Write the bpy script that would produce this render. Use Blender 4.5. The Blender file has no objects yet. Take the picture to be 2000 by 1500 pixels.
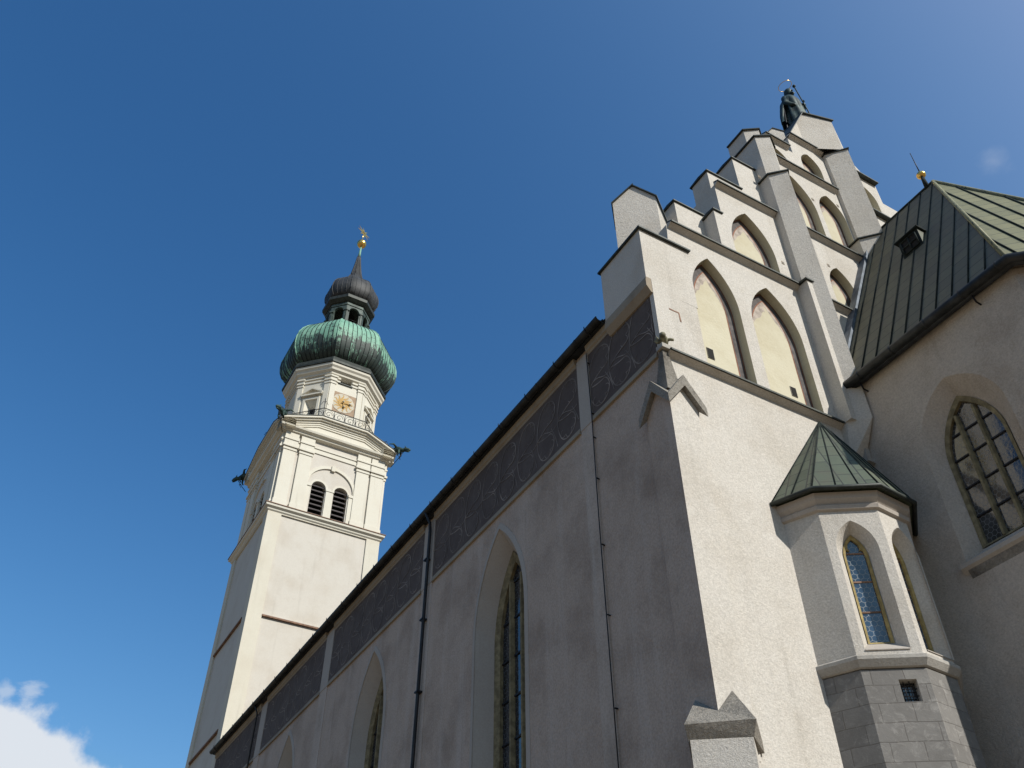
import bpy, bmesh, math, random
from math import sin, cos, pi, radians, sqrt, hypot, atan2
from mathutils import Vector, Matrix
from mathutils.geometry import tessellate_polygon
random.seed(7)
sc = bpy.context.scene
COL = sc.collection

# ------------------------------------------------------------------ camera
HEAD, PITCH, ROLL = radians(30.0), radians(41.85), radians(0.23)
cam_d = bpy.data.cameras.new('camera'); cam = bpy.data.objects.new('camera', cam_d); COL.objects.link(cam)
cam_d.sensor_width = 36; cam_d.lens = 36 * 1790 / 2000; cam_d.clip_end = 5000
fw = Vector((sin(HEAD) * cos(PITCH), cos(HEAD) * cos(PITCH), sin(PITCH)))
rt = Vector((cos(HEAD), -sin(HEAD), 0)); dn = fw.cross(rt)
r2 = cos(ROLL) * rt + sin(ROLL) * dn; d2 = -sin(ROLL) * rt + cos(ROLL) * dn
m = Matrix((r2, -d2, -fw)).transposed().to_4x4(); m.translation = (0, 0, 1.6)
cam.matrix_world = m
sc.camera = cam

# ------------------------------------------------------------------ light
SUN_A, SUN_E = 21.0, 38.0          # degrees from -Y towards +X, elevation
SUN_STR, SKY_STR, EXPO = 4.8, 0.105, 0.15
sd = Vector((sin(radians(SUN_A)) * cos(radians(SUN_E)), -cos(radians(SUN_A)) * cos(radians(SUN_E)), sin(radians(SUN_E))))
sun_d = bpy.data.lights.new('sun', 'SUN'); sun = bpy.data.objects.new('sun', sun_d); COL.objects.link(sun)
sun_d.energy = SUN_STR; sun_d.angle = radians(0.53); sun_d.color = (1.0, 0.955, 0.87)
sun.rotation_euler = sd.to_track_quat('Z', 'Y').to_euler(); sun.location = (30, -40, 80)
sc.view_settings.view_transform = 'Standard'; sc.view_settings.look = 'None'
sc.view_settings.exposure = EXPO; sc.view_settings.gamma = 1
sc.render.film_transparent = False

world = bpy.data.worlds.new('World'); sc.world = world; world.use_nodes = True
wn, wl = world.node_tree.nodes, world.node_tree.links
wn.clear()
def N(t, nodes, **kw):
    n = nodes.new(t)
    for k, v in kw.items(): setattr(n, k, v)
    return n
w_out = N('ShaderNodeOutputWorld', wn); w_bg = N('ShaderNodeBackground', wn); w_bg.inputs[1].default_value = SKY_STR
sky = N('ShaderNodeTexSky', wn, sky_type='NISHITA', sun_disc=False)
sky.sun_elevation = radians(SUN_E); sky.sun_rotation = radians(180 - SUN_A)
sky.altitude = 600; sky.air_density = 1.0; sky.dust_density = 8.0; sky.ozone_density = 1.6
w_hs = N('ShaderNodeHueSaturation', wn); w_hs.inputs['Saturation'].default_value = 1.12; w_hs.inputs['Hue'].default_value = 0.497
wl.new(sky.outputs[0], w_hs.inputs['Color'])
# deeper, drier mountain sky: a per-channel contrast curve on the sky model
w_sep = N('ShaderNodeSeparateColor', wn); w_cmb = N('ShaderNodeCombineColor', wn); wl.new(w_hs.outputs[0], w_sep.inputs[0])
for i_, (p_, k_, mx_) in enumerate(((2.0, .83, 2.2), (1.5, 1.05, 4.0), (1.25, 1.265, 6.0))):
    a_ = N('ShaderNodeMath', wn, operation='POWER'); wl.new(w_sep.outputs[i_], a_.inputs[0]); a_.inputs[1].default_value = p_
    b_ = N('ShaderNodeMath', wn, operation='MULTIPLY'); wl.new(a_.outputs[0], b_.inputs[0]); b_.inputs[1].default_value = k_
    c_ = N('ShaderNodeMath', wn, operation='MINIMUM'); wl.new(b_.outputs[0], c_.inputs[0]); c_.inputs[1].default_value = mx_
    wl.new(c_.outputs[0], w_cmb.inputs[i_])
w_tc = N('ShaderNodeTexCoord', wn)
def cloud_layer(prev, direction, radius_in, radius_out, scale, thr, soft, strength, col, stretch=(1, 1, 1)):
    """white cloud in a patch of the sky round a world direction"""
    d = Vector(direction).normalized()
    dp = N('ShaderNodeVectorMath', wn, operation='DISTANCE'); dp.inputs[1].default_value = d
    nm = N('ShaderNodeVectorMath', wn, operation='NORMALIZE'); wl.new(w_tc.outputs['Generated'], nm.inputs[0]); wl.new(nm.outputs[0], dp.inputs[0])
    mr = N('ShaderNodeMapRange', wn); mr.inputs[1].default_value = radius_in; mr.inputs[2].default_value = radius_out
    mr.inputs[3].default_value = 1; mr.inputs[4].default_value = 0; wl.new(dp.outputs['Value'], mr.inputs[0])
    mp = N('ShaderNodeMapping', wn); mp.inputs['Scale'].default_value = stretch; wl.new(nm.outputs[0], mp.inputs[0])
    nz = N('ShaderNodeTexNoise', wn); nz.inputs['Scale'].default_value = scale; nz.inputs['Detail'].default_value = 9; nz.inputs['Roughness'].default_value = .56
    wl.new(mp.outputs[0], nz.inputs['Vector'])
    ad = N('ShaderNodeMath', wn, operation='ADD'); wl.new(mr.outputs[0], ad.inputs[0]); wl.new(nz.outputs[0], ad.inputs[1])
    m2 = N('ShaderNodeMapRange', wn, interpolation_type='SMOOTHSTEP'); m2.inputs[1].default_value = thr; m2.inputs[2].default_value = thr + soft
    m2.inputs[3].default_value = 0; m2.inputs[4].default_value = strength
    wl.new(ad.outputs[0], m2.inputs[0])
    mx = N('ShaderNodeMix', wn, data_type='RGBA'); wl.new(m2.outputs[0], mx.inputs[0]); wl.new(prev, mx.inputs[6]); mx.inputs[7].default_value = (*col, 1)
    return mx.outputs[2]
def pix_dir(px, py):
    c = Vector(((px - 1000) / 1790, (py - 750) / 1790, 1))
    return (r2 * c.x + d2 * c.y + fw * c.z).normalized()
CLOUDC = (6.6, 6.9, 7.3)
s = w_cmb.outputs[0]
s = cloud_layer(s, pix_dir(-60, 1690), 0.085, 0.185, 17, 0.98, 0.22, 0.93, CLOUDC)
s = cloud_layer(s, pix_dir(60, 1349), 0.0, 0.020, 70, 0.84, 0.5, 0.42, CLOUDC, (1, 1, 2.2))
s = cloud_layer(s, pix_dir(11, 1350), 0.0, 0.016, 80, 0.82, 0.5, 0.42, CLOUDC)
s = cloud_layer(s, pix_dir(1940, 315), 0.0, 0.034, 46, 0.95, 0.9, 0.16, CLOUDC, (1, 1, 1.8))
wl.new(s, w_bg.inputs[0]); wl.new(w_bg.outputs[0], w_out.inputs[0])

# ------------------------------------------------------------------ materials
def new_mat(name):
    mt = bpy.data.materials.new(name); mt.use_nodes = True
    nt = mt.node_tree; b = nt.nodes['Principled BSDF']
    return mt, nt.nodes, nt.links, b
def mix(nodes, links, fac, a, b, blend='MIX'):
    x = nodes.new('ShaderNodeMix'); x.data_type = 'RGBA'; x.blend_type = blend
    for sock, v in ((0, fac), (6, a), (7, b)):
        if hasattr(v, 'is_linked') or hasattr(v, 'links'): links.new(v, x.inputs[sock])
        elif sock == 0: x.inputs[0].default_value = v
        else: x.inputs[sock].default_value = (*v, 1) if len(v) == 3 else v
    return x.outputs[2]
def math_n(nodes, links, op, a, b=None, c=None):
    x = nodes.new('ShaderNodeMath'); x.operation = op
    for i, v in enumerate((a, b, c)):
        if v is None: continue
        if hasattr(v, 'links'): links.new(v, x.inputs[i])
        else: x.inputs[i].default_value = v
    return x.outputs[0]
def noise(nodes, links, scale, detail=5, rough=.55, vec=None, stretch=None, coord='Object', dist=0):
    if vec is None:
        tc = nodes.new('ShaderNodeTexCoord'); vec = tc.outputs[coord]
    if stretch:
        mp = nodes.new('ShaderNodeMapping'); mp.inputs['Scale'].default_value = stretch; links.new(vec, mp.inputs[0]); vec = mp.outputs[0]
    n = nodes.new('ShaderNodeTexNoise'); n.inputs['Scale'].default_value = scale; n.inputs['Detail'].default_value = detail
    n.inputs['Roughness'].default_value = rough; n.inputs['Distortion'].default_value = dist
    links.new(vec, n.inputs['Vector']); return n.outputs[0]
def ramp(nodes, links, v, lo, hi, a=0., b=1.):
    mr = nodes.new('ShaderNodeMapRange'); mr.interpolation_type = 'SMOOTHSTEP'
    mr.inputs[1].default_value = lo; mr.inputs[2].default_value = hi; mr.inputs[3].default_value = a; mr.inputs[4].default_value = b
    links.new(v, mr.inputs[0]); return mr.outputs[0]
def bump(nodes, links, bsdf, h, strength, dist):
    bp = nodes.new('ShaderNodeBump'); bp.inputs['Strength'].default_value = strength; bp.inputs['Distance'].default_value = dist
    links.new(h, bp.inputs['Height']); links.new(bp.outputs[0], bsdf.inputs['Normal'])
def plaster(name, base, stain, light, stain_amt=.5, grain=.35, rough_scale=14, bdist=.02, streak=.4, grain_col=.12, runs=.22):
    mt, n, l, b = new_mat(name)
    s1 = ramp(n, l, noise(n, l, .55, 6, .6), .42, .72)
    s2 = ramp(n, l, noise(n, l, 2.1, 7, .68, dist=.4), .5, .78)
    st = ramp(n, l, noise(n, l, 1.0, 5, .6, stretch=(1.6, 1.6, .16)), .48, .75)
    f = math_n(n, l, 'MULTIPLY', s1, stain_amt)
    c = mix(n, l, f, base, stain)
    c = mix(n, l, math_n(n, l, 'MULTIPLY', s2, stain_amt * .6), c, stain)
    c = mix(n, l, math_n(n, l, 'MULTIPLY', st, streak), c, light)
    run_ = ramp(n, l, noise(n, l, 2.2, 6, .62, stretch=(1.5, 1.5, .09)), .56, .76)
    spt = ramp(n, l, noise(n, l, 7.0, 5, .75), .66, .8)
    c = mix(n, l, math_n(n, l, 'MULTIPLY', run_, runs), c, tuple(x * .62 for x in stain))
    c = mix(n, l, math_n(n, l, 'MULTIPLY', spt, runs * .8), c, tuple(x * .7 for x in stain))
    g = noise(n, l, rough_scale * 2.2, 4, .7)
    gg = ramp(n, l, g, .3, .7, 1 - grain_col, 1 + grain_col * .6)
    gv = n.new('ShaderNodeVectorMath'); gv.operation = 'SCALE'; l.new(c, gv.inputs[0]); l.new(gg, gv.inputs['Scale'])
    l.new(gv.outputs[0], b.inputs['Base Color'])
    b.inputs['Roughness'].default_value = .92; b.inputs['Specular IOR Level'].default_value = .15
    h = math_n(n, l, 'ADD', noise(n, l, rough_scale * 1.1, 5, .65, dist=.8), math_n(n, l, 'MULTIPLY', noise(n, l, rough_scale * 3.2, 4, .7, stretch=(1, 1, 1.5), dist=.5), .8))
    h = math_n(n, l, 'ADD', h, math_n(n, l, 'MULTIPLY', noise(n, l, 1.3, 3, .5), 1.6))
    bump(n, l, b, h, grain, bdist)
    return mt
M = {}
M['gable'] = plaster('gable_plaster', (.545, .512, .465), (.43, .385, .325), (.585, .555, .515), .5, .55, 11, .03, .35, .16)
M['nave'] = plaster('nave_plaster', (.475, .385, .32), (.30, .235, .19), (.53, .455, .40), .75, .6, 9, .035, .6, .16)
M['nave_pale'] = plaster('pale_nave_plaster', (.49, .41, .35), (.31, .255, .21), (.53, .47, .42), .75, .5, 9, .03, .7, .14)
M['lesene'] = plaster('lesene_plaster', (.40, .36, .32), (.32, .28, .245), (.43, .40, .365), .4, .3, 10, .02, .3, .07)
M['choir'] = plaster('choir_plaster', (.53, .465, .40), (.38, .315, .255), (.56, .51, .455), .7, .8, 10, .04, .35, .16)
M['tower'] = plaster('tower_plaster', (.585, .55, .465), (.515, .465, .38), (.60, .57, .495), .5, .15, 8, .015, .3, .04)
M['tower_panel'] = plaster('tower_panel_plaster', (.55, .515, .46), (.475, .425, .36), (.575, .545, .495), .65, .15, 8, .015, .35, .05)
M['tower_white'] = plaster('tower_trim_plaster', (.615, .585, .505), (.55, .50, .41), (.63, .605, .54), .45, .1, 10, .012, .3, .03)
M['beige'] = plaster('beige_plaster', (.31, .26, .20), (.19, .15, .11), (.33, .29, .24), .6, .3, 12, .015, .3, .08)
M['reveal'] = plaster('niche_reveal_plaster', (0.482, 0.447, 0.335), (0.396, 0.353, 0.241), (0.499, 0.473, 0.378), .5, .3, 10, .02, .3, .08)
M['stonecap'] = plaster('weathered_stone', (.30, .275, .24), (.10, .088, .076), (.37, .35, .31), .85, .9, 9, .05, .3, .25)
M['ledge'] = plaster('ledge_stone', (.40, .38, .35), (.25, .23, .20), (.45, .43, .41), .6, .5, 10, .02, .3, .12)

def simple(name, col, rough=.6, metal=0., var=.25, scale=6, bmp=.15, stretch=None, spec=.3):
    mt, n, l, b = new_mat(name)
    f = ramp(n, l, noise(n, l, scale, 6, .65, stretch=stretch), .35, .7)
    c = mix(n, l, f, tuple(x * (1 - var) for x in col), tuple(min(1, x * (1 + var)) for x in col))
    l.new(c, b.inputs['Base Color']); b.inputs['Roughness'].default_value = rough; b.inputs['Metallic'].default_value = metal
    b.inputs['Specular IOR Level'].default_value = spec
    if bmp: bump(n, l, b, noise(n, l, scale * 3, 4, .6), bmp, .01)
    return mt
M['coping'] = simple('coping_copper', (.036, .042, .038), .55, .2, .35, 3)
M['gutter'] = simple('gutter_metal', (.032, .034, .036), .5, .4, .4, 2.5)
M['pipe'] = simple('pipe_metal', (.030, .029, .030), .5, .3, .3, 3)
M['iron'] = simple('wrought_iron', (.018, .018, .022), .5, .3, .3, 6)
M['bronze'] = simple('dark_bronze', (.020, .036, .034), .5, .4, .6, 3.5)
M['verdigris'] = simple('verdigris_bronze', (.032, .062, .054), .7, .1, .75, 4)
M['gold'] = simple('gilding', (.80, .50, .14), .28, 1.0, .12, 5, .1)
M['gold_paint'] = simple('gold_paint', (.40, .235, .05), .6, 0, .12, 5, .05)
M['ochre'] = simple('ochre_stone', (.31, .24, .10), .85, 0, .3, 5, .3)
M['ochre_pale'] = simple('ochre_stone_pale', (.20, .165, .095), .85, 0, .35, 5, .3)
M['gargoyle'] = simple('mossy_stone', (.20, .19, .13), .85, 0, .5, 6, .4)
M['tan'] = simple('clock_brown', (.33, .235, .16), .8, 0, .12, 3, .05)
M['clockwhite'] = simple('clock_white', (.50, .455, .365), .8, 0, .08, 3, .05)
M['dark'] = simple('dark_void', (.012, .011, .010), .9, 0, .2, 2, 0)
M['louvre'] = simple('louvre_wood', (.085, .075, .075), .8, 0, .3, 3, .2, (.5, .5, 6))
M['redbrown'] = simple('red_brown_paint', (.20, .085, .05), .85, 0, .3, 3, .1)
M['lunette'] = simple('faded_fresco', (.38, .325, .28), .9, 0, .35, 4, .2)
M['greyband'] = simple('dark_border_paint', (.10, .09, .088), .9, 0, .4, 3, .1)
M['tile'] = simple('brown_tile', (.21, .125, .085), .85, 0, .3, 4, .2)
M['ribdark'] = simple('seam_metal', (.022, .028, .027), .8, 0, .4, 3, .1, None, .1)
M['onion'] = simple('black_sheet', (.045, .046, .048), .62, .1, .35, 1.3, .1)
M['lantern'] = simple('lantern_copper', (.070, .095, .085), .6, .1, .5, 1.8, .2)
M['lead'] = simple('lead_flashing', (.11, .13, .16), .55, .3, .3, 3, .2)
M['groundm'] = simple('paving', (.22, .165, .105), .9, 0, .15, .8, .2)
M['sky_block'] = simple('sky_block_slope', (.075, .068, .035), .95, 0, .3, .01, 0)
M['roof_tile'] = simple('roof_sheet', (.05, .055, .055), .6, 0, .2, 2, .1)
M['rail_white'] = simple('balcony_apron', (.62, .60, .58), .8, 0, .08, 3, .05)

def frieze_mat():
    mt, n, l, b = new_mat('frieze_paint')
    s1 = ramp(n, l, noise(n, l, 1.3, 6, .65), .35, .7)
    s2 = ramp(n, l, noise(n, l, 3.0, 6, .7, stretch=(1, 1, .5)), .45, .75)
    c = mix(n, l, s1, (.078, .057, .048), (.108, .084, .072))
    c = mix(n, l, math_n(n, l, 'MULTIPLY', s2, .5), c, (.075, .052, .042))
    l.new(c, b.inputs['Base Color']); b.inputs['Roughness'].default_value = .9
    bump(n, l, b, noise(n, l, 12, 5, .6), .3, .02); return mt
M['frieze'] = frieze_mat()
M['frieze_line'] = simple('frieze_line_paint', (.215, .18, .158), .9, 0, .40, 1.6, 0)

def uv_vec(n):
    u = n.new('ShaderNodeUVMap'); u.uv_map = 'UVMap'; return u.outputs[0]
def ashlar():
    mt, n, l, b = new_mat('ashlar_stone')
    br = n.new('ShaderNodeTexBrick'); br.offset = .42; br.squash = 1; br.inputs['Scale'].default_value = 1
    br.inputs['Brick Width'].default_value = .62; br.inputs['Row Height'].default_value = .36; br.inputs['Mortar Size'].default_value = .012
    br.inputs['Mortar Smooth'].default_value = .3; br.inputs['Bias'].default_value = 0
    br.inputs['Color1'].default_value = (.150, .142, .134, 1); br.inputs['Color2'].default_value = (.215, .205, .192, 1); br.inputs['Mortar'].default_value = (.13, .12, .11, 1)
    uv = uv_vec(n); nz = n.new('ShaderNodeTexNoise'); nz.inputs['Scale'].default_value = 2.4; l.new(uv, nz.inputs['Vector'])
    ad = n.new('ShaderNodeVectorMath'); ad.operation = 'MULTIPLY_ADD'; l.new(nz.outputs[1], ad.inputs[0]); ad.inputs[1].default_value = (.05, .05, 0); l.new(uv, ad.inputs[2])
    l.new(ad.outputs[0], br.inputs['Vector'])
    st = ramp(n, l, noise(n, l, 4.5, 8, .75, dist=.7), .5, .72); s2_ = ramp(n, l, noise(n, l, 1.4, 6, .65), .4, .7)
    c = mix(n, l, math_n(n, l, 'MULTIPLY', s2_, .5), br.outputs['Color'], (.12, .112, .104))
    c = mix(n, l, math_n(n, l, 'MULTIPLY', st, .7), c, (.33, .315, .295))
    l.new(c, b.inputs['Base Color']); b.inputs['Roughness'].default_value = .88
    h = math_n(n, l, 'SUBTRACT', math_n(n, l, 'MULTIPLY', noise(n, l, 14, 6, .65), .5), br.outputs['Fac'])
    bump(n, l, b, h, .6, .02); return mt
M['ashlar'] = ashlar()

def sheet_roof(name, c1, c2, c3, line, w, hgt, rough=.5):
    """standing-seam copper: panels vary, cross welts are thin dark lines"""
    mt, n, l, b = new_mat(name)
    br = n.new('ShaderNodeTexBrick'); br.offset = .37; br.inputs['Scale'].default_value = 1
    br.inputs['Brick Width'].default_value = w; br.inputs['Row Height'].default_value = hgt; br.inputs['Mortar Size'].default_value = .022
    br.inputs['Mortar Smooth'].default_value = .4
    br.inputs['Color1'].default_value = (*c1, 1); br.inputs['Color2'].default_value = (*c2, 1); br.inputs['Mortar'].default_value = (*line, 1)
    # swap u and v so that the running courses go along the slope
    uv = uv_vec(n); sp = n.new('ShaderNodeSeparateXYZ'); l.new(uv, sp.inputs[0]); cb = n.new('ShaderNodeCombineXYZ')
    l.new(sp.outputs[1], cb.inputs[0]); l.new(sp.outputs[0], cb.inputs[1]); l.new(cb.outputs[0], br.inputs['Vector'])
    br.inputs['Brick Width'].default_value = hgt; br.inputs['Row Height'].default_value = w
    st = ramp(n, l, noise(n, l, 1.0, 7, .65), .42, .72)
    s2 = ramp(n, l, noise(n, l, 2.4, 6, .7, stretch=(1.2, 1.2, .35)), .5, .75)
    c = mix(n, l, math_n(n, l, 'MULTIPLY', st, .6), br.outputs['Color'], c3)
    c = mix(n, l, math_n(n, l, 'MULTIPLY', s2, .35), c, line)
    l.new(c, b.inputs['Base Color']); b.inputs['Roughness'].default_value = rough; b.inputs['Metallic'].default_value = .1
    bump(n, l, b, math_n(n, l, 'SUBTRACT', noise(n, l, 2.5, 3, .5), br.outputs['Fac']), .35, .02)
    return mt
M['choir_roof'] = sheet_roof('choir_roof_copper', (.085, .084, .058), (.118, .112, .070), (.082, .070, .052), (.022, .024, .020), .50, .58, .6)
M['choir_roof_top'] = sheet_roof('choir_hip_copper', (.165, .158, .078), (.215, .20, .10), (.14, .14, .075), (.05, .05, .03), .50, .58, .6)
M['turret_roof'] = sheet_roof('turret_roof_copper', (.062, .080, .052), (.092, .110, .072), (.078, .072, .048), (.025, .03, .025), .5, .55, .55)

def patina():
    mt, n, l, b = new_mat('green_patina')
    tc = n.new('ShaderNodeTexCoord'); sp = n.new('ShaderNodeSeparateXYZ'); l.new(tc.outputs['Object'], sp.inputs[0])
    ang = math_n(n, l, 'ARCTAN2', sp.outputs[1], sp.outputs[0]); z = sp.outputs[2]
    cb = n.new('ShaderNodeCombineXYZ'); l.new(math_n(n, l, 'MULTIPLY', ang, 5.2), cb.inputs[0]); l.new(math_n(n, l, 'MULTIPLY', z, .22), cb.inputs[1])
    streak = noise(n, l, 8.0, 6, .72, vec=cb.outputs[0]); patch = noise(n, l, .75, 4, .55)
    # panels: 9 to a side
    pan = math_n(n, l, 'FLOOR', math_n(n, l, 'MULTIPLY', math_n(n, l, 'ADD', ang, pi / 8), 72 / (2 * pi)))
    wn_ = n.new('ShaderNodeTexWhiteNoise'); wn_.noise_dimensions = '2D'; cb2 = n.new('ShaderNodeCombineXYZ'); l.new(pan, cb2.inputs[0])
    zz = math_n(n, l, 'ADD', math_n(n, l, 'DIVIDE', z, 1.35), math_n(n, l, 'MULTIPLY', math_n(n, l, 'MODULO', pan, 2.), .45))
    l.new(math_n(n, l, 'FLOOR', zz), cb2.inputs[1]); l.new(cb2.outputs[0], wn_.inputs['Vector'])
    fr = math_n(n, l, 'FRACT', zz)
    weld = math_n(n, l, 'LESS_THAN', fr, .028)
    # weathering: worn dark band round the underside of the bulge, fraying upwards in runs
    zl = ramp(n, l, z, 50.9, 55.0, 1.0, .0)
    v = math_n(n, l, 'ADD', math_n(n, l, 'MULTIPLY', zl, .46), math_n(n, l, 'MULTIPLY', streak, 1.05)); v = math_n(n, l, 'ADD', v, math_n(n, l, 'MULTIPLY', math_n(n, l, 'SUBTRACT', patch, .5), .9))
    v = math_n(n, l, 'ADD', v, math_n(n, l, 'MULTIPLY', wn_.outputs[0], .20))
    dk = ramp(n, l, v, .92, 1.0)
    pal = ramp(n, l, noise(n, l, .8, 6, .65), .4, .7)
    c = mix(n, l, pal, (.165, .34, .25), (.26, .45, .335))
    c = mix(n, l, math_n(n, l, 'MULTIPLY', wn_.outputs[0], .35), c, (.13, .27, .20))
    s3 = ramp(n, l, streak, .55, .7)
    c = mix(n, l, math_n(n, l, 'MULTIPLY', s3, .35), c, (.10, .20, .15))
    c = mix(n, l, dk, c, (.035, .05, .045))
    c = mix(n, l, weld, c, (.07, .12, .10))
    l.new(c, b.inputs['Base Color']); b.inputs['Roughness'].default_value = .6; b.inputs['Specular IOR Level'].default_value = .3
    bump(n, l, b, noise(n, l, 3, 4, .6), .2, .04); return mt
M['patina'] = patina()

def niche_back():
    mt, n, l, b = new_mat('niche_ochre_plaster')
    tc = n.new('ShaderNodeTexCoord'); sp = n.new('ShaderNodeSeparateXYZ'); l.new(tc.outputs['Object'], sp.inputs[0])
    st = ramp(n, l, noise(n, l, .9, 6, .62), .4, .75); s2 = ramp(n, l, noise(n, l, 3.0, 7, .7, dist=.5), .5, .8)
    c = mix(n, l, st, (.53, .49, .37), (.455, .405, .285))
    c = mix(n, l, math_n(n, l, 'MULTIPLY', s2, .5), c, (.58, .545, .44))
    l.new(c, b.inputs['Base Color']); b.inputs['Roughness'].default_value = .92
    bump(n, l, b, noise(n, l, 12, 6, .7), .45, .03); return mt
M['niche'] = niche_back()

def hex_glass(name, cell, lead, base, lead_w=.07, rough=.07):
    mt, n, l, b = new_mat(name)
    uv = uv_vec(n)
    sc_ = n.new('ShaderNodeVectorMath'); sc_.operation = 'SCALE'; l.new(uv, sc_.inputs[0]); sc_.inputs['Scale'].default_value = 1 / cell
    ad = n.new('ShaderNodeVectorMath'); ad.operation = 'ADD'; l.new(sc_.outputs[0], ad.inputs[0]); ad.inputs[1].default_value = (1000, 1732.0508, 0)
    R_ = (1., 1.7320508, 1.); H_ = (.5, .8660254, .5)
    def vm(op, a, bb):
        x = n.new('ShaderNodeVectorMath'); x.operation = op
        for i, v in enumerate((a, bb)):
            if v is None: continue
            if hasattr(v, 'links'): l.new(v, x.inputs[i])
            else: x.inputs[i].default_value = v
        return x
    a = vm('SUBTRACT', vm('MODULO', ad.outputs[0], R_).outputs[0], H_).outputs[0]
    b2 = vm('SUBTRACT', vm('MODULO', vm('ADD', ad.outputs[0], H_).outputs[0], R_).outputs[0], H_).outputs[0]
    flat = (1, 1, 0)
    a = vm('MULTIPLY', a, flat).outputs[0]; b2 = vm('MULTIPLY', b2, flat).outputs[0]
    da = vm('DOT_PRODUCT', a, a).outputs['Value']; db = vm('DOT_PRODUCT', b2, b2).outputs['Value']
    sel = math_n(n, l, 'LESS_THAN', da, db)
    mv = n.new('ShaderNodeMix'); mv.data_type = 'VECTOR'; l.new(sel, mv.inputs[0]); l.new(b2, mv.inputs[4]); l.new(a, mv.inputs[5])
    g = vm('ABSOLUTE', mv.outputs[1], None)
    dd = vm('DOT_PRODUCT', g.outputs[0], (.5, .8660254, 0)).outputs['Value']
    sx = n.new('ShaderNodeSeparateXYZ'); l.new(g.outputs[0], sx.inputs[0])
    ed = math_n(n, l, 'SUBTRACT', .5, math_n(n, l, 'MAXIMUM', dd, sx.outputs[0]))
    ln = math_n(n, l, 'LESS_THAN', ed, lead_w)
    wz = ramp(n, l, noise(n, l, 2.2, 3, .5), .3, .7)
    c = mix(n, l, wz, tuple(x * .6 for x in base), tuple(x * 1.5 for x in base))
    c = mix(n, l, ln, c, lead)
    l.new(c, b.inputs['Base Color'])
    rr = n.new('ShaderNodeMix'); l.new(ln, rr.inputs[0]); rr.inputs[2].default_value = rough; rr.inputs[3].default_value = .6
    l.new(rr.outputs[0], b.inputs['Roughness']); b.inputs['IOR'].default_value = 1.65; b.inputs['Specular IOR Level'].default_value = .7
    bump(n, l, b, noise(n, l, 9, 2, .5), .06, .02)
    return mt
M['glass'] = hex_glass('leaded_glass', .125, (.22, .24, .25), (.03, .055, .095), .035)
M['glass_choir'] = hex_glass('leaded_glass_grey', .125, (.15, .15, .15), (.045, .043, .042), .035)
M['glass_nave'] = hex_glass('leaded_glass_dark', .14, (.05, .05, .05), (.014, .017, .024), .035)

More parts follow.
